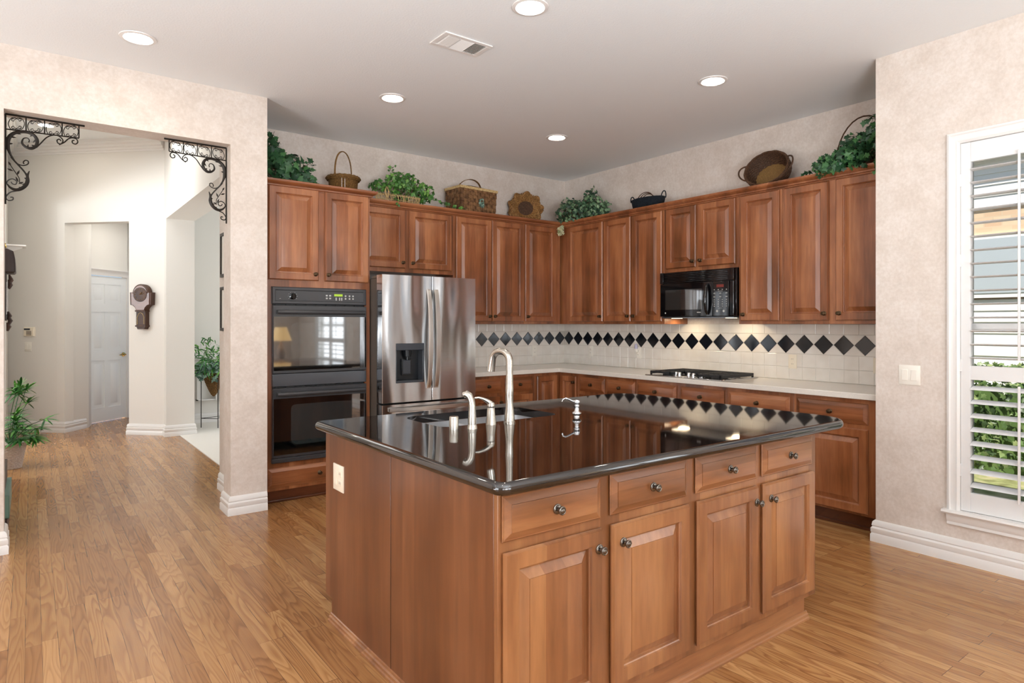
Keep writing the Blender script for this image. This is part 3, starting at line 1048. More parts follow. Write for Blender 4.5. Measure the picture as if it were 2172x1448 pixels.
# --- microwave
MY0, MW, MX = -1.772, 0.768, -0.372
r = thing('microwave', 'black over-the-range microwave hanging above the cooktop', 'microwave', (-0.2, MY0 - MW / 2, 1.43))
FM = FB(MX, MY0, 1.436)
part('body', G().box(MX, -0.013, MY0 - MW, MY0, 1.436, 1.838), 'black_gloss', r, 0.003)
g = G(FM)
g.box(0, 0.035, 0.30, 0.400, 0, 0.035).box(MW - 0.06, MW, 0.30, 0.400, 0, 0.035).box(0.035, MW - 0.06, 0.30, 0.31, 0, 0.03)
for i in range(6):
    z = 0.314 + i * 0.0145
    g.box(0.035, MW - 0.06, z, z + 0.0085, 0.0, 0.030)
g.box(0.035, MW - 0.06, 0.30, 0.400, 0.0, 0.008)
part('vent_grille', g, 'black_gloss', r, 0.0015)
g = G(FM)
n = 12
w0, w1 = 0.0, 0.565
ring = [(w0, 0.0)]
for i in range(n + 1):
    u = w0 + (w1 - w0) * i / n
    ring.append((u, 0.030 + 0.010 * math.sin(pi * min(1, u / MW))))
ring.append((w1, 0.0))
rs = [[(u, z, w) for u, w in ring] for z in (0.003, 0.297)]
g.loops(rs)
md = part('door', g, 'black_gloss', r, 0.002)
g = G(FM)
rs = []
for z in (0.063, 0.242):
    rs.append([(0.06 + 0.4 * i / 10, z, 0.0305 + 0.010 * math.sin(pi * (0.06 + 0.4 * i / 10) / MW)) for i in range(11)] + [(0.46, z, 0.02), (0.06, z, 0.02)])
g.loops(rs)
part('window', g, 'mw_window', md)
g = G(FM)
pts = [(0.520 + 0.0 * i, 0.02 + 0.255 * i / 14, 0.045 + 0.032 * math.sin(pi * i / 14) ** 0.6) for i in range(15)]
g.tube(pts, [0.010 + 0.006 * math.sin(pi * i / 14) for i in range(15)], 10)
part('handle', g, 'black_gloss', md)
g = G(FM)
g.lathe([(0.007, 0.033), (0.007, 0.0345)], 12, (0.062, 0.035, 0))
part('emblem', g, 'print_gray', md)
part('lettering', G(FM).box(0.41, 0.45, 0.034, 0.041, 0.034, 0.0408), 'print_gray', md)
cp = part('control_panel', G(FM).box(0.568, MW - 0.045, 0.003, 0.297, 0, 0.036), 'black_gloss', r, 0.002)
part('side_trim', G(FM).box(MW - 0.043, MW, 0.003, 0.297, 0, 0.034), 'black_gloss', r, 0.008, seg=4)
g = G(FM)
for rr_, n_ in ((0.225, 4), (0.195, 3), (0.165, 3), (0.14, 4), (0.122, 4), (0.104, 4), (0.086, 4)):
    for k in range(n_):
        u = 0.583 + k * 0.118 / max(1, n_ - 1)
        s = 0.009 if n_ == 3 else 0.0045
        g.box(u - s, u + s, rr_ - 0.003, rr_ + 0.003, 0.036, 0.0365)
g.box(0.62, 0.665, 0.211, 0.213, 0.036, 0.0365).box(0.625, 0.66, 0.068, 0.070, 0.036, 0.0365)
for u in (0.61, 0.675):
    g.lathe([(0.010, 0.036), (0.010, 0.0365)], 12, (u, 0.045, 0))
part('buttons', g, 'print_gray', cp)
part('display', G(FM).box(0.605, 0.675, 0.245, 0.268, 0.036, 0.0365), 'display_red', cp)
part('bottom_plate', G().box(MX - 0.02, -0.015, MY0 - MW + 0.01, MY0 - 0.01, 1.424, 1.4355), 'gray_band', r, 0.002)
for ly in (0.07, MW - 0.13):
    part('lamp_lens', G().box(-0.33, -0.25, MY0 - ly - 0.06, MY0 - ly, 1.4215, 1.4245), 'mw_lamp', r)
for _ly in (0.10, MW - 0.10):
    lamp('microwave_light', 'AREA', (-0.19, MY0 - _ly, 1.4205), (0, 0, 0), 1.1, (1, 0.78, 0.5), shape='RECTANGLE', size=0.08, size_y=0.08)

# --- cooktop
CY0, CY1, CX0, CX1 = -1.775, -2.565, -0.615, -0.09
r = thing('cooktop', 'stainless gas cooktop with black grates set into the white counter', 'cooktop', ((CX0 + CX1) / 2, (CY0 + CY1) / 2, 0.915))
g = G().box(CX0, CX1, CY1, CY0, 0.9155, 0.923)
part('cooktop_plate', g, 'stainless', r, 0.003)


def grate(y0, y1):
    g = G()
    x0, x1 = -0.58, -0.11
    for x in (x0, x1 - 0.012):
        g.box(x, x + 0.012, y1, y0, 0.938, 0.956)
    for y in (y1, y0 - 0.012):
        g.box(x0, x1, y, y + 0.012, 0.930, 0.956)
    m = (y0 + y1) / 2
    g.box(x0, x1, m - 0.006, m + 0.006, 0.940, 0.956)
    for i in range(1, 7):
        x = x0 + (x1 - x0) * i / 7
        g.box(x - 0.005, x + 0.005, y1 + 0.01, y0 - 0.01, 0.942, 0.956)
    for x in (x0, x1 - 0.014):
        for y in (y0 - 0.014, y1):
            g.box(x, x + 0.014, y, y + 0.014, 0.923, 0.94)
    part('grate', g, 'grate_iron', r, 0.0015)


grate(CY0 - 0.03, CY0 - 0.255)
grate(CY1 + 0.255, CY1 + 0.03)
g = G()
x0, x1, y0, y1 = -0.40, -0.11, CY0 - 0.265, CY1 + 0.265
for x in (x0, x1 - 0.012):
    g.box(x, x + 0.012, y1, y0, 0.930, 0.956)
for y in (y0 - 0.012, y1):
    g.box(x0, x1, y, y + 0.012, 0.923, 0.956)
for i in range(1, 4):
    x = x0 + (x1 - x0) * i / 4
    g.box(x - 0.005, x + 0.005, y1, y0, 0.942, 0.956)
part('grate', g, 'grate_iron', r, 0.0015)
for bx, by in ((-0.47, CY0 - 0.14), (-0.22, CY0 - 0.14), (-0.25, (CY0 + CY1) / 2), (-0.47, CY1 + 0.14), (-0.22, CY1 + 0.14)):
    part('burner', G().lathe([(0.045, 0.923), (0.045, 0.928), (0.03, 0.931), (0.03, 0.937), (0.0, 0.938)], 18, (bx, by, 0)), 'grate_iron', r)
for i, (kx, ky) in enumerate(((-0.50, -2.03), (-0.53, -2.09), (-0.50, -2.165), (-0.53, -2.235), (-0.505, -2.30))):
    part('knob', G().lathe([(0.019, 0.923), (0.019, 0.928), (0.015, 0.93), (0.0145, 0.952), (0.013, 0.954), (0, 0.954)], 18, (kx, ky, 0)), 'chrome', r)

# ================================================================ ISLAND
IX0, IX1, IY0, IY1 = -3.90, -2.05, -4.082, -2.69
r = thing('kitchen_island', 'large cherry kitchen island cabinet with four drawers above four doors', 'kitchen island', ((IX0 + IX1) / 2, (IY0 + IY1) / 2, 0))
g = G()
zb = 0.10
g.box(IX0 + 0.02, IX1 - 0.02, IY0 + 0.02, IY1, zb, 0.64)        # carcass below the sink
g.box(-2.83, IX1 - 0.02, IY0 + 0.02, IY1, 0.64, 0.874)
g.box(IX0 + 0.02, -2.83, IY0 + 0.02, -3.25, 0.64, 0.874)
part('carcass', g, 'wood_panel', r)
# left end panels down to the floor, with toe notch at the back
for y0, y1, nm in ((-3.368, IY1, 'back'), (IY0 + 0.021, -3.374, 'front')):
    g = G(Fr((IX0, 0, 0), (0, 1, 0), (0, 0, 1), (-1, 0, 0)))
    if nm == 'back':
        g.prism([(y0, 0.0), (y1 - 0.075, 0.0), (y1 - 0.075, 0.10), (y1, 0.10), (y1, 0.874), (y0, 0.874)], -0.02, 0.0)
    else:
        g.prism([(y0, 0.0), (y1, 0.0), (y1, 0.874), (y0, 0.874)], -0.02, 0.0)
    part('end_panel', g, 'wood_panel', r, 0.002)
part('end_strip', G().box(IX0 + 0.001, IX0 + 0.02, -3.374, -3.368, 0.0, 0.874), 'wood_dark', r)
g = G(Fr((IX1 - 0.02, 0, 0), (0, 1, 0), (0, 0, 1), (1, 0, 0)))
g.prism([(IY0 + 0.021, 0.10), (IY1, 0.10), (IY1, 0.874), (IY0 + 0.021, 0.874)], 0.0, 0.02)
g.prism([(IY0 + 0.03, 0.0), (IY1 - 0.075, 0.0), (IY1 - 0.075, 0.10), (IY0 + 0.03, 0.10)], -0.09, -0.07)
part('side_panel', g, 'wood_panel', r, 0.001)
# face frame
g = G(FA(IX0, IY0 + 0.02, 0))
WI = IX1 - IX0
g.box(0, WI, 0.100, 0.874, 0, 0.02)
part('face_frame', g, 'wood_island_v', r, 0.0015)
g = G(FA(IX0, IY0 + 0.02, 0))
g.box(0, WI - 0.085, 0.0, 0.100, 0, 0.012)
part('base_board', g, 'wood_island_hx', r, 0.001)
SH = [(0, 0), (0.018, 0), (0.018, 0.008), (0.013, 0.012), (0.012, 0.022), (0.006, 0.026), (0.005, 0.034), (0, 0.036)]
g = G().sweep([(o, z) for o, z in SH], [(IX0, IY1 - 0.07), (IX0, IY0 + 0.008), (IX1 - 0.07, IY0 + 0.008)])
part('shoe_moulding', g, 'wood_island_hx', r)
for x0, x1 in ((-3.889, -3.478), (-3.433, -3.018), (-2.966, -2.551), (-2.513, -2.095)):
    drawer(r, FA(x0, IY0, 0.717), x1 - x0, 0.140, 'wood_island_hx')
for x0, x1, k in ((-3.887, -3.477, 'r'), (-3.431, -3.012, 'l'), (-2.962, -2.549, 'r'), (-2.511, -2.088, 'l')):
    w = x1 - x0
    door(r, FA(x0, IY0, 0.130), w, 0.556, (w - 0.02 if k == 'r' else 0.05, 0.490), 'wood_island_v')
# right side pull-out with knob (its knob shows past the corner)
FS = Fr((IX1, IY0 + 0.03, 0.12), (0, 1, 0), (0, 0, 1), (1, 0, 0))
g = G(FS @ Matrix.Translation((-0.0, 0, 0)))
d = part('door', G(Fr((IX1, IY0 + 0.04, 0.14), (0, 1, 0), (0, 0, 1), (1, 0, 0))).rects(0.55, 0.5, DOORP), 'wood_v', r)
part('knob', G(Fr((IX1 + 0.019, IY0 + 0.075, 0.175), (0, 1, 0), (0, 0, 1), (1, 0, 0))).lathe(KNOB, 18), 'pewter', d)

# island countertop with sink cut-out
TX, TXX, TYF, TYB, TZ = -3.952, -1.822, -4.165, -2.655, 0.915
SX0, SX1, SY0, SY1 = -3.565, -2.875, -3.20, -2.80


def rrect(x0, x1, y0, y1, radii, n=8):
    """counterclockwise rounded rectangle, radii per corner: (x1y0, x1y1, x0y1, x0y0)"""
    out = []
    for (cx, cy, a0, rr) in ((x1, y0, -pi / 2, radii[0]), (x1, y1, 0, radii[1]), (x0, y1, pi / 2, radii[2]), (x0, y0, pi, radii[3])):
        sx = -1 if cx == x1 else 1
        sy = 1 if cy == y0 else -1
        for k in range(n + 1):
            a = a0 + k * (pi / 2) / n
            out.append((cx + sx * rr + rr * math.cos(a), cy + sy * rr + rr * math.sin(a)))
    return out


def inset_poly(i, n=8):
    rad = [max(0.01, q - i) for q in (0.16, 0.17, 0.045, 0.045)]
    return rrect(TX + i, TXX - i, TYF + i, TYB - i, rad, n)


import bmesh
bm = bmesh.new()
th = 0.04
prof = [(0.022, TZ - th)] + [(0.020 - 0.020 * math.sin(a) , TZ - th / 2 - th / 2 * math.cos(a)) for a in [pi * k / 10 for k in range(0, 6)]]
prof = []
for k in range(11):
    a = -pi / 2 + pi * k / 10
    prof.append((0.02 * (1 - math.cos(a)) * 1.0, TZ - th / 2 + th / 2 * math.sin(a)))
rings = [inset_poly(i, 10) for i, z in prof]
vr = [[bm.verts.new((x, y, z)) for x, y in ring] for ring, (i, z) in zip(rings, prof)]
N = len(vr[0])
for k in range(len(vr) - 1):
    for i in range(N):
        bm.faces.new((vr[k][i], vr[k][(i + 1) % N], vr[k + 1][(i + 1) % N], vr[k + 1][i]))
hole = rrect(SX0, SX1, SY0, SY1, (0.06, 0.09, 0.09, 0.06), 6)
for top in (True, False):
    outer = vr[-1] if top else vr[0]
    z = TZ if top else TZ - th
    hv = [bm.verts.new((x, y, z)) for x, y in hole]
    ee = []
    for ring in (outer, hv):
        for i in range(len(ring)):
            a, b = ring[i], ring[(i + 1) % len(ring)]
            e = bm.edges.get((a, b)) or bm.edges.new((a, b))
            ee.append(e)
    bmesh.ops.triangle_fill(bm, use_beauty=True, use_dissolve=False, edges=ee, normal=(0, 0, 1))
    if top:
        hv_top = hv
    else:
        for i in range(len(hv)):
            j = (i + 1) % len(hv)
            bm.faces.new((hv[i], hv[j], hv_top[j], hv_top[i]))
bmesh.ops.recalc_face_normals(bm, faces=bm.faces)
me = bpy.data.meshes.new('island_countertop')
bm.to_mesh(me)
bm.free()
me.materials.append(MATS['black_granite'])
me.set_sharp_from_angle(angle=math.radians(40))
me.polygons.foreach_set('use_smooth', [abs(p.normal.z) < 0.995 for p in me.polygons])
o = bpy.data.objects.new('island_countertop', me)
COL.objects.link(o)
tag(o, 'polished black granite countertop on the island with an undermount sink cut-out', 'countertop')
# sink basin
g = G()
rs = []
for i, z in ((-0.006, 0.873), (0.0, 0.873), (0.004, 0.75), (0.02, 0.70), (0.06, 0.69)):
    rs.append([(x, y, z) for x, y in rrect(SX0 + i, SX1 - i, SY0 + i, SY1 - i, [max(0.02, q - i) for q in (0.06, 0.09, 0.09, 0.06)], 6)])
g.loops(rs, False, True)
sk = thing('sink', 'stainless undermount double sink set into the black island top', 'sink', ((SX0 + SX1) / 2, (SY0 + SY1) / 2, 0.69))
b = part('basin', g, 'sink_steel', sk)
part('divider', G().box(-3.245, -3.225, SY0 + 0.004, SY1 - 0.004, 0.69, 0.855), 'sink_steel', sk, 0.006)
part('drain', G().lathe([(0.04, 0.692), (0.04, 0.696), (0.03, 0.695), (0, 0.694)], 16, (-3.05, -3.0, 0)).lathe([(0.04, 0.692), (0.04, 0.696), (0.03, 0.695), (0, 0.694)], 16, (-3.4, -3.0, 0)), 'chrome', sk)

# faucet set
fx, fy = -3.243, -3.262
g = G()
path, rad = [], []
for z, rr in ((0.0, 0.0245), (0.006, 0.0245), (0.008, 0.0225), (0.03, 0.0215), (0.07, 0.017), (0.10, 0.0155), (0.13, 0.0165), (0.15, 0.0175), (0.165, 0.0165), (0.20, 0.0150), (0.24, 0.0140)):
    path.append((fx, fy, TZ + z))
    rad.append(rr)
ca = (fx, fy + 0.052, TZ + 0.285)
dirx = -0.2
for k in range(0, 13):
    a = pi * 0.93 * k / 12
    path.append((fx - 0.012 * (1 - math.cos(a)), ca[1] - 0.052 * math.cos(a), ca[2] + 0.045 * math.sin(a)))
    rad.append(0.0148)
path.append((fx - 0.026, ca[1] + 0.062, TZ + 0.235))
rad.append(0.0175)
g.tube(path, [q * 1.12 for q in rad], 16)
t1 = thing('faucet', 'tall curved brushed nickel faucet spout at the island sink', 'faucet', (fx, fy, TZ))
part('spout', g, 'brushed_nickel', t1, sharp=30)
part('base_ring', G().lathe([(0.026, TZ), (0.026, TZ + 0.004), (0.0235, TZ + 0.007)], 20, (fx, fy, 0)), 'brushed_nickel', t1)
hx, hy = -3.338, -3.248
t1 = thing('lever_control', 'brushed nickel single lever faucet control left of the tall spout', 'faucet handle', (hx, hy, TZ))
part('handle_body', G().lathe([(0.0245, TZ), (0.0235, TZ + 0.012), (0.0195, TZ + 0.045), (0.0175, TZ + 0.074), (0.0165, TZ + 0.076), (0.0175, TZ + 0.078), (0.0185, TZ + 0.085), (0.015, TZ + 0.1), (0.0, TZ + 0.104)], 20, (hx, hy, 0)), 'brushed_nickel', t1)
pts = [(hx + 0.002, hy, TZ + 0.092), (hx - 0.018, hy + 0.006, TZ + 0.108), (hx - 0.034, hy + 0.014, TZ + 0.117), (hx - 0.052, hy + 0.022, TZ + 0.123), (hx - 0.07, hy + 0.03, TZ + 0.122)]
part('lever', G().tube(pts, [0.014, 0.010, 0.007, 0.0055, 0.0045], 10), 'brushed_nickel', t1)
sx_, sy_ = -3.473, -3.297
t1 = thing('side_sprayer', 'brushed nickel side sprayer with a bent head beside the faucet lever', 'sprayer', (sx_, sy_, TZ))
part('holder', G().lathe([(0.0225, TZ), (0.0215, TZ + 0.006), (0.019, TZ + 0.018), (0.0165, TZ + 0.02)], 20, (sx_, sy_, 0)), 'brushed_nickel', t1)
pts = [(sx_, sy_, TZ + 0.018), (sx_, sy_, TZ + 0.04), (sx_, sy_, TZ + 0.07), (sx_, sy_, TZ + 0.1), (sx_ - 0.002, sy_ + 0.004, TZ + 0.125), (sx_ - 0.006, sy_ + 0.012, TZ + 0.142), (sx_ - 0.014, sy_ + 0.024, TZ + 0.150), (sx_ - 0.02, sy_ + 0.034, TZ + 0.146)]
part('spray_head', G().tube(pts, [0.0185, 0.0185, 0.0165, 0.0150, 0.0150, 0.0165, 0.0165, 0.0145], 14), 'brushed_nickel', t1)
t1 = part('air_gap', G().lathe([(0.0205, TZ), (0.0205, TZ + 0.052), (0.0185, TZ + 0.056), (0.0, TZ + 0.056)], 24, (-3.545, -3.262, 0)), 'brushed_nickel')
tag(t1, 'small brushed nickel cylinder air gap at the left of the island faucet set', 'air gap')
px, py = -2.872, -3.318
t1 = thing('soap_dispenser', 'chrome soap dispenser with a curled spout right of the faucet', 'soap dispenser', (px, py, TZ))
part('bottle_top', G().lathe([(0.014, TZ), (0.013, TZ + 0.008), (0.021, TZ + 0.014), (0.0225, TZ + 0.019), (0.021, TZ + 0.024), (0.013, TZ + 0.03), (0.0105, TZ + 0.036), (0.011, TZ + 0.05), (0.0155, TZ + 0.054), (0.0155, TZ + 0.058), (0.011, TZ + 0.06), (0.0155, TZ + 0.068), (0.0165, TZ + 0.076), (0.013, TZ + 0.085), (0, TZ + 0.088)], 20, (px, py, 0)), 'chrome', t1)
pts = [(px, py, TZ + 0.077), (px - 0.02, py + 0.008, TZ + 0.078), (px - 0.038, py + 0.017, TZ + 0.088), (px - 0.052, py + 0.023, TZ + 0.094), (px - 0.064, py + 0.029, TZ + 0.089), (px - 0.069, py + 0.031, TZ + 0.077)]
part('nozzle', G().tube(pts, [0.006, 0.005, 0.004, 0.004, 0.0038, 0.0042], 8), 'chrome', t1)

# ================================================================ PLATES
def plate(name, F, w, h, kind, label, mat='plastic_white', cat='outlet', group=None):
    """F is at the plate's centre; kind is a list of (u, 'duplex'/'rocker'/'toggle')"""
    o = F.translation
    r = thing(name, label, cat, tuple(o), group)
    part('cover_plate', G(F).rects(w, h, [(0, 0), (0, 0.004), (0.003, 0.0055)], -w / 2, -h / 2), mat, r)
    for u, k in kind:
        if k == 'rocker':
            part('rocker', G(F).box(u - 0.0165, u + 0.0165, -0.033, 0.033, 0.0053, 0.0085), mat, r, 0.001)
        elif k == 'toggle':
            part('toggle', G(F).box(u - 0.005, u + 0.005, -0.006, 0.014, 0.0053, 0.014), mat, r, 0.001)
        else:
            g = G(F)
            g.box(u - 0.017, u + 0.017, 0.008, 0.033, 0.0053, 0.0075).box(u - 0.017, u + 0.017, -0.033, -0.008, 0.0053, 0.0075)
            s = part('socket', g, mat, r, 0.003)
            g = G(F)
            for z in (0.021, -0.02):
                for dx in (-0.006, 0.006):
                    g.box(u + dx - 0.0012, u + dx + 0.0012, z - 0.004, z + 0.005, 0.0074, 0.0078)
            part('slots', g, 'slot_dark', s)
    return r


plate('wall_outlet', FA(-0.463, -0.0115, 1.073), 0.07, 0.115, [(0, 'duplex')], 'white duplex outlet on the tile beside the refrigerator side of the corner')
plate('wall_outlet', FB(-0.0115, -0.459, 1.071), 0.07, 0.115, [(0, 'duplex')], 'white duplex outlet on the cooktop wall nearest the corner')
plate('wall_outlet', FB(-0.0115, -1.160, 1.075), 0.07, 0.115, [(0, 'duplex')], 'white duplex outlet holding a night light, left of the cooktop')
plate('wall_outlet', FB(-0.0115, -2.828, 1.064), 0.07, 0.115, [(0, 'duplex')], 'white duplex outlet on the tile right of the cooktop', 'plastic_ivory')
plate('wall_outlet', FB(-0.0115, -3.492, 1.064), 0.07, 0.115, [(0, 'duplex')], 'white duplex outlet near the far right end of the tile', 'plastic_ivory')
plate('island_outlet', Fr((IX0, -2.852, 0.677), (0, -1, 0), (0, 0, 1), (-1, 0, 0)), 0.115, 0.118, [(-0.025, 'rocker'), (0.025, 'duplex')],
      'ivory plate with a switch and an outlet on the island end panel', 'plastic_ivory')
plate('light_switch', FB(XW, -3.985, 1.062), 0.118, 0.118, [(-0.025, 'rocker'), (0.025, 'rocker')], 'white double rocker switch on the papered wall left of the window', cat='switch')
T45 = lambda x, y, z: Fr((x, y, z), (0.7071, -0.7071, 0), (0, 0, 1), (-0.7071, -0.7071, 0))
plate('light_switch', T45(-5.042, 4.582, 1.083), 0.10, 0.118, [(-0.022, 'rocker'), (0.022, 'rocker')], 'white double switch under the alarm keypad in the foyer', cat='switch')
r = thing('alarm_keypad', 'beige alarm keypad on the foyer wall above a light switch', 'keypad', (-5.023, 4.563, 1.27))
K = T45(-5.023, 4.563, 1.275)
kb = part('housing', G(K).rects(0.15, 0.115, [(0, 0), (0, 0.018), (0.005, 0.024)], -0.075, -0.057), 'plastic_ivory', r)
part('display', G(K).box(-0.065, 0.02, 0.02, 0.042, 0.0235, 0.025), 'dispenser', kb)
g = G(K)
for i in range(4):
    for j in range(4):
        g.box(-0.03 + i * 0.019, -0.017 + i * 0.019, -0.045 + j * 0.015, -0.036 + j * 0.015, 0.0235, 0.027)
part('keys', g, 'slot_dark', kb)
r = thing('night_light', 'small clear night light plugged into the outlet left of the cooktop', 'night light', (-0.02, -1.147, 1.085))
part('plug_base', G().box(-0.045, -0.0195, -1.163, -1.131, 1.085, 1.118), 'plastic_white', r, 0.004)
part('shade', G().lathe([(0.014, 1.118), (0.017, 1.125), (0.015, 1.15), (0.008, 1.168), (0, 1.17)], 14, (-0.036, -1.147, 0)), 'candle_blue', r)

# ================================================================ CEILING FIXTURES
def downlight(x, y, z, label):
    r = thing('recessed_light', label, 'ceiling light', (x, y, z), 'recessed ceiling lights')
    part('trim_ring', G().lathe([(0.098, z - 0.001), (0.096, z - 0.006), (0.078, z - 0.009), (0.068, z - 0.003), (0.066, z + 0.01)], 32, (x, y, 0), cap=False), 'trim_white', r)
    part('lens', G().lathe([(0.067, z - 0.0025), (0.05, z - 0.005), (0.0, z - 0.006)], 28, (x, y, 0)), 'lamp_lens', r)


downlight(-4.513, -1.330, H, 'lit recessed ceiling light above the foyer opening, farthest left')
downlight(-2.907, -2.995, H, 'lit recessed ceiling light above the island, nearest the viewer')
downlight(-2.875, -1.322, H, 'lit recessed ceiling light in front of the oven cabinet')
downlight(-1.262, -2.951, H, 'lit recessed ceiling light in front of the microwave wall')
downlight(-1.244, -1.296, H, 'lit recessed ceiling light nearest the room corner')
downlight(-4.879, 3.459, HF, 'lit recessed light in the foyer ceiling, seen through the iron bracket')
downlight(-3.75, 4.35, 2.9, 'added unseen light in the low ceiling, brightening the door recess')  # added lamp, put in because the recess was too dark
for nm, x, y in (('a', -4.5, -4.6), ('b', -6.2, -3.0), ('c', -2.9, -6.2)):
    downlight(x, y, H, {'a': 'recessed ceiling light above the viewer', 'b': 'recessed ceiling light in the family room', 'c': 'recessed ceiling light in the breakfast area'}[nm])
r = thing('air_vent', 'white three-section air vent in the kitchen ceiling', 'vent', (-2.955, -2.395, H))
VM = Matrix.Translation((-2.955, -2.395, H)) @ Matrix.Rotation(0.0, 4, 'Z')
g = G(VM)
g.box(-0.165, 0.165, -0.095, -0.07, -0.008, -0.0005).box(-0.165, 0.165, 0.07, 0.095, -0.008, -0.0005).box(-0.165, -0.135, -0.07, 0.07, -0.008, -0.0005).box(0.135, 0.165, -0.07, 0.07, -0.008, -0.0005)
part('frame', g, 'trim_white', r, 0.002)
part('duct', G(VM).box(-0.135, 0.135, -0.07, 0.07, -0.0015, -0.0005), 'slot_dark', r)
g = G(VM)
for s0, s1, tilt in ((-0.132, -0.05, 1), (0.05, 0.132, -1)):
    for i in range(9):
        x = s0 + (s1 - s0) * (i + 0.5) / 9
        g.loops([[(x - 0.001, -0.068, -0.002), (x + 0.001, -0.068, -0.002), (x + 0.001 + 0.006 * tilt, -0.068, -0.010), (x - 0.001 + 0.006 * tilt, -0.068, -0.010)],
                 [(x - 0.001, 0.068, -0.002), (x + 0.001, 0.068, -0.002), (x + 0.001 + 0.006 * tilt, 0.068, -0.010), (x - 0.001 + 0.006 * tilt, 0.068, -0.010)]])
for i in range(11):
    y = -0.064 + i * 0.0128
    g.loops([[(-0.046, y, -0.003), (-0.046, y + 0.010, -0.009), (-0.046, y + 0.011, -0.008), (-0.046, y + 0.001, -0.002)],
             [(0.046, y, -0.003), (0.046, y + 0.010, -0.009), (0.046, y + 0.011, -0.008), (0.046, y + 0.001, -0.002)]])
g.box(-0.05, -0.046, -0.07, 0.07, -0.01, -0.001).box(0.046, 0.05, -0.07, 0.07, -0.01, -0.001)
part('slats', g, 'trim_white', r)

# ================================================================ WINDOW + SHUTTERS
def shutters(F, W, Hh, label_tail, group, midrail=0.745, n_panels=2, light=False):
    """F at lower-left inside corner of opening on the wall face: u across, v up, w into the room"""
    pw = W / n_panels
    out = []
    for p in range(n_panels):
        u0 = p * pw + 0.002
        u1 = (p + 1) * pw - 0.002
        r = thing('plantation_shutter', label_tail[p], 'shutter', tuple(F @ Vector(((u0 + u1) / 2, 0, 0))), group)
        g = G(F)
        st = 0.048
        g.box(u0, u0 + st, 0.003, Hh - 0.003, -0.028, 0.0).box(u1 - st, u1, 0.003, Hh - 0.003, -0.028, 0.0)
        g.box(u0 + st, u1 - st, 0.003, 0.112, -0.026, -0.002)
        g.box(u0 + st, u1 - st, Hh - 0.115, Hh - 0.003, -0.026, -0.002)
        g.box(u0 + st, u1 - st, midrail, midrail + 0.08, -0.026, -0.002)
        part('panel_frame', g, 'louver_white', r, 0.002)
        g = G(F)
        lw = 0.032
        for lo, hi, tilt in ((0.118, midrail - 0.006, -0.32), (midrail + 0.086, Hh - 0.121, 0.06)):
            n = max(1, round((hi - lo) / 0.0775))
            for i in range(n):
                v = lo + (hi - lo) * (i + 0.5) / n
                ring = []
                for k in range(10):
                    a = 2 * pi * k / 10
                    x, y = lw * math.cos(a), 0.0052 * math.sin(a)
                    ring.append((v + x * math.sin(tilt) + y * math.cos(tilt), -0.014 + x * math.cos(tilt) - y * math.sin(tilt)))
                g.loops([[(u0 + st + 0.002, a_, b_) for a_, b_ in ring], [(u1 - st - 0.002, a_, b_) for a_, b_ in ring]])
        part('louvers', g, 'louver_white', r)
        uc = (u0 + u1) / 2
        g = G(F)
        g.box(uc - 0.006, uc + 0.006, 0.10, midrail - 0.02, 0.018, 0.028)
        part('tilt_rod', g, 'louver_white', r, 0.002)
        g = G(F)
        g.box(uc - 0.006, uc + 0.006, midrail + 0.12, Hh - 0.10, 0.018, 0.028)
        part('tilt_rod', g, 'louver_white', r, 0.002)
        uh = u0 - 0.006 if p == 0 else u1 - 0.006
        for v in (0.2, 0.8, 1.4, Hh - 0.25):
            part('hinge', G(F).box(uh, uh + 0.012, v, v + 0.07, 0.0, 0.006), 'louver_white', r, 0.001)
        out.append(r)
    return out


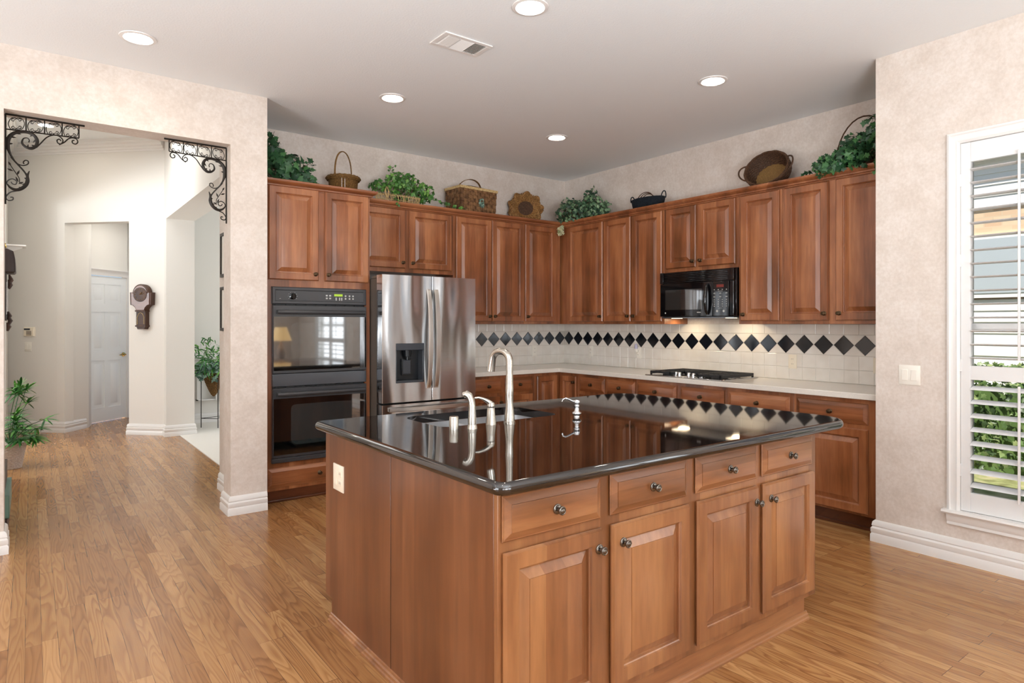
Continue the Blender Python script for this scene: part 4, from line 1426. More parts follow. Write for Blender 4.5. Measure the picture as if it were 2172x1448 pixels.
def window(idx, F, W, Hh, glass=True, label='window'):
    """frame, sill and glass; F as for shutters"""
    r = thing('window_%d' % idx, label, None, tuple(F @ Vector((W / 2, 0, 0))), kind='structure')
    cs = 0.062
    g = G(F)
    prof = [(0, 0), (0, 0.018), (0.012, 0.022), (0.018, 0.016), (0.04, 0.013), (0.05, 0.016), (cs, 0.008), (cs, 0)]
    for (a, b) in (((-cs, -0.0), 'L'), ((W + cs, 0), 'R')):
        rings = []
        sgn = 1 if b == 'L' else -1
        for v, mit in ((-0.0, 0), (Hh, 1)):
            rings.append([(a[0] + sgn * i, v + (cs - i if mit else 0), w) for i, w in prof])
        g.loops(rings)
    rings = []
    for u, mit in ((0, -1), (W, 1)):
        rings.append([(u + mit * (cs - i), Hh + cs - i, w) for i, w in prof])
    g.loops(rings)
    part('window_frame', g, 'trim_white', r, sharp=25)
    g = G(F)
    g.loops([[(u, v, w) for v, w in ((0.0, -0.06), (0.0, 0.045), (-0.012, 0.05), (-0.022, 0.042), (-0.022, 0.0), (-0.022, -0.06))] for u in (-cs - 0.02, W + cs + 0.02)])
    g.loops([[(u, v, w) for v, w in ((-0.022, 0.0), (-0.022, 0.03), (-0.05, 0.026), (-0.07, 0.016), (-0.085, 0.018), (-0.09, 0.0))] for u in (-cs, W + cs)])
    part('window_sill', g, 'trim_white', r, sharp=25)
    g = G(F)
    g.box(0, 0.03, 0, Hh, -0.12, -0.09).box(W - 0.03, W, 0, Hh, -0.12, -0.09).box(0, W, 0, 0.03, -0.12, -0.09).box(0, W, Hh - 0.03, Hh, -0.12, -0.09)
    g.box(0, W, Hh * 0.5 - 0.02, Hh * 0.5 + 0.02, -0.115, -0.085)
    sa = part('sash', g, 'trim_white', r)
    if glass:
        part('pane', G(F).box(0.03, W - 0.03, 0.03, Hh - 0.03, -0.108, -0.104), 'window_glass', sa)
    g = G(F)
    g.box(-0.001, 0.001, 0, Hh, -0.14, 0.0).box(W - 0.001, W + 0.001, 0, Hh, -0.14, 0.0).box(0, W, Hh - 0.001, Hh + 0.001, -0.14, 0.0).box(0, W, -0.001, 0.001, -0.14, 0)
    part('jamb_lining', g, 'trim_white', r)
    return r


F1 = Fr((XW, W1[1], WZ0), (0, -1, 0), (0, 0, 1), (-1, 0, 0))
window(1, F1, W1[1] - W1[0], WZ1 - WZ0, True, 'white framed window at the right edge with a moulded sill')
shutters(F1, W1[1] - W1[0], WZ1 - WZ0, ['white plantation shutter with open louvers in the right window, hinged at its left side',
                                       'white plantation shutter panel nearer the viewer in the right window'], None, 0.755)
F2 = Fr((XW, W2[1], WZ0), (0, -1, 0), (0, 0, 1), (-1, 0, 0))
window(2, F2, W2[1] - W2[0], WZ1 - WZ0, False, 'second window on the right wall')
shutters(F2, W2[1] - W2[0], WZ1 - WZ0, ['white shutter panel in the second right wall window, left half', 'white shutter panel in the second right wall window, right half'], None)
for i, x in enumerate((-7.65, -5.65, -3.65)):
    Fb = Fr((x + 1.5, YB, 0.36), (-1, 0, 0), (0, 0, 1), (0, 1, 0))
    window(3 + i, Fb, 1.5, 2.06, False, 'window behind the viewer')
    nm = ('left', 'middle', 'right')[i]
    shutters(Fb, 1.5, 2.06, ['white shutter in the %s window behind the viewer, first panel' % nm, 'white shutter in the %s window behind the viewer, second panel' % nm], None)
Fl = Fr((XL, -5.85, 0.36), (0, 1, 0), (0, 0, 1), (1, 0, 0))
window(6, Fl, 2.5, 2.16, False, 'wide window in the far left wall')

# outside the right window
struct('ground_outside', G().box(0.13, 14, -12, 3.0, -0.3, -0.15), 'lawn', 'patchy lawn outside the window')
r = thing('neighbour_house', 'tan brick neighbouring house with white eaves seen through the shutters', 'house', (6.5, -3.5, -0.15))
part('wall', G().box(5.2, 9.5, -10.0, 2.0, -0.15, 3.6), 'house_brick', r)
g = G()
for z0, z1 in ((-0.1, 1.70), (2.92, 3.6)):
    z = z0
    while z < z1:
        g.loops([[(5.2, y, z), (5.165, y, z), (5.18, y, min(z + 0.15, z1)), (5.2, y, min(z + 0.15, z1))] for y in (-10.0, 2.0)])
        z += 0.15
part('siding', g, 'trim_white', r)
part('eaves', G().box(5.05, 5.2, -10.5, 2.5, 3.6, 3.66).box(4.98, 5.05, -10.5, 2.5, 3.55, 3.8), 'trim_white', r)
part('roof', G().prism([(0, 0), (0.01, 0), (0.01, 0.01)], 0, 0.001) if False else G().loops([[(4.96, y, 3.8), (4.96, y, 3.85), (8.5, y, 5.6), (8.5, y, 5.5)] for y in (-10.5, 2.5)]), 'straw', r)
for y0 in (-3.45, -6.9):
    w_ = part('window', G().box(5.12, 5.2, y0, y0 + 1.35, 1.72, 2.56), 'trim_white', r)
    pn = part('pane', G().box(5.11, 5.122, y0 + 0.06, y0 + 1.29, 1.78, 2.50), 'house_pane', w_)


# ================================================================ FOLIAGE
def ivy_leaf(g, p, nrm, up, s):
    """five-lobed leaf, slightly folded"""
    n = nrm.normalized()
    u = (up - n * up.dot(n))
    if u.length < 1e-3:
        u = n.orthogonal()
    u.normalize()
    w = n.cross(u)
    pts = [(0, -0.38), (0.26, -0.5), (0.24, -0.2), (0.55, -0.05), (0.26, 0.18), (0.0, 0.72), (-0.26, 0.18), (-0.55, -0.05), (-0.24, -0.2), (-0.26, -0.5)]
    vs = [p]
    for a, b in pts:
        vs.append(p + w * a * s + u * b * s + n * (-0.22 * abs(a) * s - 0.1 * b * b * s))
    g.add(vs, [(0, i, i % 10 + 1) for i in range(1, 11)])


def long_leaf(g, p, d, side, L, wd, droop=0.25):
    d = d.normalized()
    side = (side - d * side.dot(d)).normalized()
    nn = d.cross(side)
    k = 4
    vs = []
    for i in range(k + 1):
        s = i / k
        c = p + d * L * s + Vector((0, 0, -1)) * droop * L * s * s
        w = wd * math.sin(pi * min(1, 0.12 + 0.88 * s)) ** 0.8 * (1 if i < k else 0.05)
        vs += [c - side * w - nn * w * 0.25, c, c + side * w - nn * w * 0.25]
    fs = []
    for i in range(k):
        a = i * 3
        fs += [(a, a + 1, a + 4, a + 3), (a + 1, a + 2, a + 5, a + 4)]
    g.add(vs, fs)


def rv(s=1.0):
    return Vector((random.gauss(0, 1), random.gauss(0, 1), random.gauss(0, 1))).normalized() * s


def ivy(name, label, mat, base, blobs, strands, leaf, n, pot='wicker_dark', extra=None):
    """blobs: (centre, radii, weight); strands: polylines of leaves"""
    r = thing(name, label, 'plant', base)
    g = G()
    st = G()
    B = Vector(base)
    tot = sum(b[2] for b in blobs)
    for c, rad, wt in blobs:
        c = Vector(c)
        for k in range(int(n * wt / tot)):
            d = rv()
            rr = random.random() ** 0.4
            p = c + Vector((d.x * rad[0], d.y * rad[1], d.z * rad[2])) * rr
            if p.z < B.z + 0.01:
                p.z = B.z + 0.01 + random.random() * 0.03
            p.x = min(p.x, -0.03)
            p.y = min(p.y, -0.03)
            ivy_leaf(g, p, (d + rv(0.7) + Vector((-0.35, -0.6, 0.1))), rv() + Vector((0, 0, -0.6)), leaf * random.uniform(0.65, 1.25))
            if k % 9 == 0:
                m = B + Vector((0, 0, 0.05))
                q = (m + p) / 2 + rv(0.03)
                st.tube([m, q, p], 0.0015, 4)
    for s in strands:
        s = [Vector(p) for p in s]
        st.tube(s, 0.0018, 4)
        for i in range(len(s) - 1):
            L = (s[i + 1] - s[i]).length
            m = max(2, int(L / (leaf * 0.36)))
            for j in range(m):
                p = s[i].lerp(s[i + 1], (j + random.random()) / m) + rv(leaf * 0.45)
                ivy_leaf(g, p, Vector((-0.5, -0.8, 0.4)) + rv(0.7), rv() + Vector((0, 0, -0.5)), leaf * random.uniform(0.6, 1.1))
    part('leaves', g, mat, r, sharp=180)
    part('stems', st, 'wicker_dark', r)
    if pot:
        part('pot', G().lathe([(0.05, 0.0), (0.07, 0.085), (0.075, 0.085), (0.075, 0.1), (0.06, 0.1), (0.055, 0.07)], 16, base), pot, r)
    return r


DZ = ZT + 0.001
ivy('ivy_plant', 'large-leaved dark ivy on top of the oven cabinet beside the pillar', 'leaf_dark', (-3.33, -0.27, DZ),
    [((-3.34, -0.28, 2.66), (0.19, 0.13, 0.14), 1), ((-3.44, -0.28, 2.78), (0.1, 0.09, 0.12), 0.4), ((-3.18, -0.3, 2.58), (0.1, 0.1, 0.1), 0.3)],
    [[(-3.3, -0.3, 2.62), (-3.14, -0.33, 2.72), (-3.1, -0.33, 2.66)], [(-3.2, -0.32, 2.55), (-3.1, -0.36, 2.52)], [(-3.38, -0.28, 2.8), (-3.44, -0.28, 2.9), (-3.42, -0.28, 2.95)]], 0.062, 330)
ivy('ivy_plant', 'bright ivy spilling from a pale straw basket over the refrigerator cabinet', 'leaf_bright', (-2.26, -0.20, DZ),
    [((-2.22, -0.22, 2.70), (0.19, 0.1, 0.1), 1), ((-2.02, -0.24, 2.62), (0.13, 0.09, 0.1), 0.5), ((-2.44, -0.2, 2.64), (0.11, 0.08, 0.06), 0.25), ((-2.2, -0.24, 2.58), (0.2, 0.07, 0.05), 0.2)],
    [[(-2.0, -0.26, 2.62), (-1.88, -0.30, 2.56), (-1.78, -0.34, 2.515), (-1.68, -0.36, 2.505), (-1.62, -0.37, 2.50)],
     [(-2.34, -0.30, 2.56), (-2.36, -0.385, 2.50), (-2.37, -0.40, 2.43)], [(-2.3, -0.2, 2.78), (-2.36, -0.2, 2.82), (-2.3, -0.2, 2.84)]], 0.034, 620, None)
# straw cornucopia basket under that ivy
r = thing('straw_basket', 'pale straw basket lying under the bright ivy above the refrigerator', 'basket', (-2.3, -0.2, DZ))
g = G()
for i in range(46):
    a = pi * i / 45
    x = -2.3 - 0.19 * math.cos(a)
    g.tube([(x, -0.26 - 0.07 * math.sin(a), DZ + 0.002), (x * 1.0 + random.uniform(-.01, .01) - 0.02 * math.cos(a), -0.27 - 0.08 * math.sin(a), DZ + 0.07), (x - 0.045 * math.cos(a), -0.27 - 0.06 * math.sin(a), DZ + 0.115)], 0.0028, 4)
for z in (0.012, 0.06, 0.1):
    g.tube([(-2.3 - (0.195 + z * 0.35) * math.cos(pi * i / 20), -0.26 - 0.075 * math.sin(pi * i / 20), DZ + z) for i in range(21)], 0.004, 5)
part('stakes', g, 'straw', r)
part('bow', G().tube([(-2.44, -0.33, DZ + 0.07), (-2.46, -0.34, DZ + 0.13), (-2.445, -0.34, DZ + 0.17), (-2.425, -0.34, DZ + 0.13), (-2.43, -0.33, DZ + 0.07)], 0.007, 6), 'straw', r)
ivy('ivy_plant', 'bushy variegated ivy in the cabinet corner with a cream-tipped strand hanging down', 'leaf_mixed', (-0.36, -0.52, DZ),
    [((-0.28, -0.52, 2.57), (0.22, 0.28, 0.14), 1), ((-0.26, -0.74, 2.60), (0.15, 0.2, 0.13), 0.7), ((-0.2, -0.30, 2.70), (0.1, 0.12, 0.09), 0.15), ((-0.2, -0.66, 2.74), (0.09, 0.1, 0.10), 0.15), ((-0.24, -0.82, 2.55), (0.08, 0.16, 0.06), 0.2)],
    [[(-0.32, -0.40, 2.56), (-0.385, -0.37, 2.52), (-0.41, -0.40, 2.46)], [(-0.2, -0.66, 2.78), (-0.2, -0.70, 2.86)], [(-0.2, -0.3, 2.72), (-0.22, -0.2, 2.70)], [(-0.24, -0.85, 2.58), (-0.22, -0.98, 2.62)]], 0.036, 1300, None)
g = G()
for i in range(12):
    ivy_leaf(g, Vector((-0.43 + random.uniform(-.03, .04), -0.42 + random.uniform(-.03, .03), 2.40 + random.uniform(-.05, .04))), Vector((-0.6, -0.8, 0.2)) + rv(0.5), rv() + Vector((0, 0, -1)), 0.045)
part('cream_leaves', g, 'leaf_cream', bpy.data.objects[[o.name for o in bpy.data.objects if o.name.startswith('ivy_plant')][-1]], label='cream coloured hanging leaves')
rr4 = ivy('ivy_plant', 'dark ivy cascading over the crown at the far right end of the cabinets', 'leaf_dark', (-0.22, -3.48, DZ),
    [((-0.22, -3.46, 2.64), (0.15, 0.17, 0.13), 1), ((-0.3, -3.62, 2.70), (0.14, 0.12, 0.15), 0.6), ((-0.34, -3.42, 2.56), (0.09, 0.18, 0.08), 0.5), ((-0.25, -3.26, 2.57), (0.1, 0.14, 0.08), 0.4), ((-0.39, -3.36, 2.50), (0.05, 0.16, 0.06), 0.25)],
    [[(-0.28, -3.3, 2.56), (-0.40, -3.24, 2.50), (-0.41, -3.28, 2.44)], [(-0.38, -3.45, 2.54), (-0.42, -3.5, 2.47), (-0.42, -3.58, 2.45)], [(-0.25, -3.2, 2.6), (-0.2, -3.10, 2.56), (-0.3, -3.08, 2.50)], [(-0.4, -3.66, 2.5), (-0.42, -3.66, 2.40)]], 0.042, 900, 'wicker_dark')
part('basket_handle', G().tube([(-0.22, -3.48 + 0.2 * math.cos(a), 2.54 + 0.33 * math.sin(a)) for a in [pi * i / 16 for i in range(17)]], 0.006, 6), 'wicker_dark', rr4)
# hedge outside
r = thing('hedge', 'green hedge outside the right window', 'hedge', (3.1, -4.0, -0.15))
g = G()
for i in range(9000):
    p = Vector((2.6 + random.random() * 0.9, -7.1 + random.random() * 6.6, -0.1 + random.random() ** 0.8 * 1.05))
    ivy_leaf(g, p, Vector((-1, -0.3, 0.5)) + rv(0.8), rv(), 0.06)
part('leaves', g, 'leaf_hedge', r, sharp=180)
part('trunks', G().box(2.85, 3.4, -7, -0.6, -0.15, 0.7), 'leaf_hedge', r)


# ================================================================ BASKETS
def weave(g, prof, n_st, sx=1.0, sy=1.0, r=0.004, amp=0.003, seg=72, M=None, power=2.0):
    """rings weaving in and out of stakes; prof [(radius, z)]"""
    M = M or Matrix.Identity(4)
    def P(a, rr):
        c, s = math.cos(a), math.sin(a)
        k = (abs(c) ** power + abs(s) ** power) ** (-1 / power)
        return c * k * rr * sx, s * k * rr * sy
    for j, (rr, z) in enumerate(prof):
        pts = []
        for i in range(seg):
            a = 2 * pi * i / seg
            o = amp * math.cos(n_st * a + (pi if j % 2 else 0))
            x, y = P(a, rr + o)
            pts.append(M @ Vector((x, y, z)))
        g.tube(pts, r, 5, closed=True)
    for i in range(n_st * 2):
        a = 2 * pi * i / (n_st * 2)
        pts = []
        for rr, z in prof:
            x, y = P(a, rr)
            pts.append(M @ Vector((x, y, z)))
        g.tube(pts, r * 0.8, 4)


def prof_lin(r0, r1, z0, z1, n, bulge=0.0):
    return [(r0 + (r1 - r0) * i / (n - 1) + bulge * math.sin(pi * i / (n - 1)), z0 + (z1 - z0) * i / (n - 1)) for i in range(n)]


# round basket with tall hoop handle
bx, by = -2.815, -0.24
r = thing('handled_basket', 'round brown wicker basket with a tall hoop handle on the oven cabinet', 'basket', (bx, by, DZ))
M = UP(bx, by, DZ)
g = G()
weave(g, prof_lin(0.105, 0.124, 0.004, 0.195, 30), 22, r=0.0042, M=M)
part('bowl', g, 'wicker_brown', r)
part('lining', G(M).lathe([(0.1, 0.003), (0.119, 0.19), (0.115, 0.19), (0.096, 0.008)], 24), 'wicker_dark', r)
g = G()
for k in range(5):
    g.tube([M @ Vector(((0.134 + 0.012 * math.cos(k * 1.25)) * math.cos(2 * pi * i / 64), (0.134 + 0.012 * math.cos(k * 1.25)) * math.sin(2 * pi * i / 64), 0.203 + 0.012 * math.sin(k * 1.25) + 0.0025 * math.sin(20 * 2 * pi * i / 64 + k))) for i in range(64)], 0.0075, 5, closed=True)
part('rim', g, 'wicker_brown', r)
hp = [M @ Vector((0.088 * math.cos(a) * (1.0 + 0.1 * math.sin(a)), 0.03 * math.cos(a), 0.20 + 0.245 * math.sin(a) ** 0.85)) for a in [pi * i / 24 for i in range(25)]]
part('handle', G().tube(hp, 0.0085, 8, flat=0.6), 'wicker_brown', r)
g = G()
for a in (-2.05, -1.85):
    g.tube([M @ Vector((0.125 * math.cos(a), 0.125 * math.sin(a), z)) for z in (0.02, 0.09, 0.195)], 0.004, 5)
part('ribbon', g, 'wicker_pale', r)

# picnic basket of woven splint
bx, by = -1.44, -0.20
r = thing('picnic_basket', 'rectangular woven splint picnic basket with two folded handles', 'basket', (bx, by, DZ))
W_, D_, Hh = 0.46, 0.25, 0.275
M = UP(bx, by, DZ) @ Matrix.Rotation(math.radians(4), 4, 'Z')
g = G(M)
rows, colsn, colsd = 8, 15, 8
for face in range(4):
    nC = colsn if face % 2 == 0 else colsd
    for j in range(rows):
        for i in range(nC):
            s0, s1 = i / nC, (i + 1) / nC
            v0, v1 = Hh * j / rows, Hh * (j + 1) / rows
            tw = 0.94 + 0.06 * (v0 / Hh)
            out = 0.004 if (i + j) % 2 == 0 else 0.0
            e = 0.0008
            if face == 0:
                g.box(-W_ / 2 * tw + W_ * tw * s0 + e, -W_ / 2 * tw + W_ * tw * s1 - e, -D_ / 2 * tw - 0.004 - out, -D_ / 2 * tw, v0 + e, v1 - e)
            elif face == 2:
                g.box(-W_ / 2 * tw + W_ * tw * s0 + e, -W_ / 2 * tw + W_ * tw * s1 - e, D_ / 2 * tw, D_ / 2 * tw + 0.004 + out, v0 + e, v1 - e)
            elif face == 1:
                g.box(W_ / 2 * tw, W_ / 2 * tw + 0.004 + out, -D_ / 2 * tw + D_ * tw * s0 + e, -D_ / 2 * tw + D_ * tw * s1 - e, v0 + e, v1 - e)
            else:
                g.box(-W_ / 2 * tw - 0.004 - out, -W_ / 2 * tw, -D_ / 2 * tw + D_ * tw * s0 + e, -D_ / 2 * tw + D_ * tw * s1 - e, v0 + e, v1 - e)
g.box(-W_ / 2 * .94, W_ / 2 * .94, -D_ / 2 * .94, D_ / 2 * .94, 0.002, 0.012)
part('sides', g, 'splint', r)
g = G(M)
g.box(-W_ / 2, W_ / 2, -D_ / 2, D_ / 2, Hh, Hh + 0.006)
for i in range(10):
    g.box(-W_ / 2 + i * W_ / 10 + 0.001, -W_ / 2 + (i + 1) * W_ / 10 - 0.001, -D_ / 2 + 0.005, D_ / 2 - 0.005, Hh + 0.006, Hh + 0.009)
part('lid', g, 'splint', r)
g = G(M)
for a in (-D_ / 2 - 0.01, D_ / 2 + 0.003):
    g.box(-W_ / 2 - 0.01, W_ / 2 + 0.01, a, a + 0.007, Hh - 0.012, Hh + 0.014)
for a in (-W_ / 2 - 0.01, W_ / 2 + 0.003):
    g.box(a, a + 0.007, -D_ / 2 - 0.01, D_ / 2 + 0.01, Hh - 0.012, Hh + 0.014)
part('rim', g, 'straw', r, 0.002)
g = G(M)
pts = [(0.15 * math.cos(a) + 0.03, 0.08 - 0.05 * math.sin(a), Hh + 0.01 + 0.115 * math.sin(a)) for a in [pi * i / 16 for i in range(17)]]
rs = []
for p in pts:
    g_ = Vector(p)
    rs.append([g_ + Vector((0, -0.012, 0)), g_ + Vector((0, 0.012, 0)), g_ + Vector((0, 0.012, 0.005)), g_ + Vector((0, -0.012, 0.005))])
g.loops(rs)
part('handle', g, 'wicker_brown', r, label='raised bent wood handle')
g = G(M)
rs = []
for i in range(11):
    a = pi * i / 10
    x, yy_, zz = 0.12 * math.cos(a) + 0.01, -D_ / 2 - 0.004 - 0.0, Hh + 0.016
    q = Vector((x, -0.09 + 0.10 * math.sin(a), zz + 0.035 * math.sin(a)))
    rs.append([q + Vector((0, -0.01, 0)), q + Vector((0, 0.01, 0)), q + Vector((0, 0.01, 0.005)), q + Vector((0, -0.01, 0.005))])
g.loops(rs)
part('handle', g, 'wicker_dark', r, label='folded bent wood handle')
g = G(M)
for i in range(26):
    a = random.random() * 2 * pi
    rad = 0.04 * random.random() ** 0.5
    ivy_leaf(g, Vector((0.03 + rad * math.cos(a), -D_ / 2 - 0.014, Hh * 0.5 + rad * math.sin(a))), Vector((0, -1, 0)) + rv(0.4), rv(), 0.024)
part('floral_sprig', g, 'leaf_grey', r)

# scalloped round basket standing on edge
bx, by = -0.70, -0.20
r = thing('scalloped_basket', 'honey coloured round basket with a scalloped woven rim standing on edge near the corner', 'basket', (bx, by, DZ))
M = Matrix.Translation((bx, by + 0.05, DZ + 0.186)) @ Matrix.Rotation(math.radians(-30), 4, 'Z') @ Matrix.Rotation(math.radians(76), 4, 'X')
g = G()
for j in range(10):
    s = j / 9
    pts = []
    for i in range(96):
        a = 2 * pi * i / 96
        sc = 1 + 0.075 * s * math.cos(9 * a)
        rr = (0.098 + 0.085 * s) * sc
        pts.append(M @ Vector((rr * math.cos(a), rr * math.sin(a), 0.02 * math.sin(s * pi) + 0.022 * s * math.cos(9 * a + j * 0.6))))
    g.tube(pts, 0.0085, 5, closed=True)
for k in range(48):
    a = 2 * pi * k / 48
    b = a + 0.38
    g.tube([M @ Vector((0.085 * math.cos(a), 0.085 * math.sin(a), 0.008)), M @ Vector((0.135 * math.cos((a + b) / 2), 0.135 * math.sin((a + b) / 2), 0.036)), M @ Vector((0.178 * math.cos(b), 0.178 * math.sin(b), 0.012))], 0.006, 5)
part('rim', g, 'wicker_honey', r)
g = G()
weave(g, [(0.02 + 0.078 * i / 9, -0.075 + 0.075 * (i / 9) ** 2) for i in range(10)], 14, r=0.0035, M=M)
part('bowl', g, 'wicker_dark', r)
part('bowl_back', G(M).lathe([(0.001, -0.085), (0.075, -0.07), (0.101, -0.006), (0.103, 0.0)], 24), 'wicker_dark', r)

# black oval basket with small handles
bx, by = -0.20, -1.45
r = thing('oval_basket', 'small black oval basket with two end handles on the cooktop wall cabinets', 'basket', (bx, by, DZ))
M = UP(bx, by, DZ) @ Matrix.Rotation(pi / 2, 4, 'Z')
g = G()
weave(g, prof_lin(0.155, 0.19, 0.005, 0.145, 20), 26, 1.0, 0.55, r=0.0042, amp=0.003, M=M, seg=96)
bo = part('bowl', g, 'wicker_black', r)
part('lining', G(M).lathe([(0.15, 0.003), (0.184, 0.143), (0.178, 0.143), (0.145, 0.008)], 32, sx=1, sy=0.55), 'wicker_black', r)
for s in (1, -1):
    g = G()
    g.tube([M @ Vector((s * (0.19 + 0.012 * math.sin(a)), 0.034 * math.cos(a), 0.135 + 0.06 * math.sin(a))) for a in [pi * i / 12 for i in range(13)]], 0.0055, 6)
    part('handle', g, 'wicker_black', r)
g = G()
for k in range(3):
    g.tube([M @ Vector((0.0 + (0.085 + 0.01 * k) * math.cos(a), 0.02 * k, 0.12 + (0.075 + 0.006 * k) * math.sin(a))) for a in [pi * i / 14 for i in range(15)]], 0.004, 6)
tag(part('twig_rings', g, 'wicker_dark', None), 'bent brown twig rings lying inside the small black basket', 'twig rings')

# twig basket lying on its side, opening towards the room
bx, by = -0.16, -2.69
r = thing('twig_basket', 'large dark twig basket tipped on its side, showing its burlap coloured base', 'basket', (bx, by, DZ))
M = Matrix.Translation((-0.10, -2.72, DZ + 0.170)) @ Matrix.Rotation(math.radians(118), 4, 'Z') @ Matrix.Rotation(math.radians(64), 4, 'X') @ Matrix.Rotation(math.radians(-14), 4, 'Z')
M = Fr((-0.09, -2.735, DZ + 0.150), (0.18, -0.93, 0.30), (0.33, 0.32, 0.885), (-0.90, 0.06, 0.38))
# orthonormalise
_w = Vector((-0.86, -0.12, 0.36)).normalized()
_u = (Vector((0.0, -1.0, 0.16)) - _w * Vector((0.0, -1.0, 0.16)).dot(_w)).normalized()
_v = _w.cross(_u)
M = Fr((-0.085, -2.69, DZ + 0.152), _u * 0.82, _v * 0.95, _w * 0.9)
g = G()
weave(g, prof_lin(0.155, 0.195, 0.0, 0.135, 15, 0.02), 20, 1.08, 0.82, r=0.0062, amp=0.005, M=M, seg=90)
part('bowl', g, 'wicker_dark', r)
g = G()
for k in range(4):
    g.tube([M @ Vector(((0.2 + 0.006 * math.cos(k * 1.6)) * 1.08 * math.cos(2 * pi * i / 60), (0.2 + 0.006 * math.cos(k * 1.6)) * 0.82 * math.sin(2 * pi * i / 60), 0.142 + 0.006 * math.sin(k * 1.6) + 0.004 * math.sin(12 * 2 * pi * i / 60 + k * 2))) for i in range(60)], 0.007, 5, closed=True)
part('rim', g, 'wicker_dark', r)
part('base', G(M).lathe([(0.152, -0.004), (0.155, 0.004), (0.0, 0.006)], 30, sx=1.08, sy=0.82), 'burlap', r, label='burlap coloured basket base')
for s in (1, -1):
    part('handle', G().tube([M @ Vector((s * (0.195 + 0.075 * math.sin(a)), 0.075 * math.cos(a), 0.13 + 0.04 * math.sin(a))) for a in [pi * i / 14 for i in range(15)]], 0.0068, 6), 'wicker_dark', r)

# ================================================================ IRON BRACKETS
def spline(pts, n=6):
    out = []
    P_ = [Vector((*p, 0)) if len(p) == 2 else Vector(p) for p in pts]
    for i in range(len(P_) - 1):
        p0, p1, p2, p3 = P_[max(i - 1, 0)], P_[i], P_[i + 1], P_[min(i + 2, len(P_) - 1)]
        for k in range(n):
            t_ = k / n
            out.append(0.5 * ((2 * p1) + (-p0 + p2) * t_ + (2 * p0 - 5 * p1 + 4 * p2 - p3) * t_ ** 2 + (-p0 + 3 * p1 - 3 * p2 + p3) * t_ ** 3))
    out.append(P_[-1])
    return out


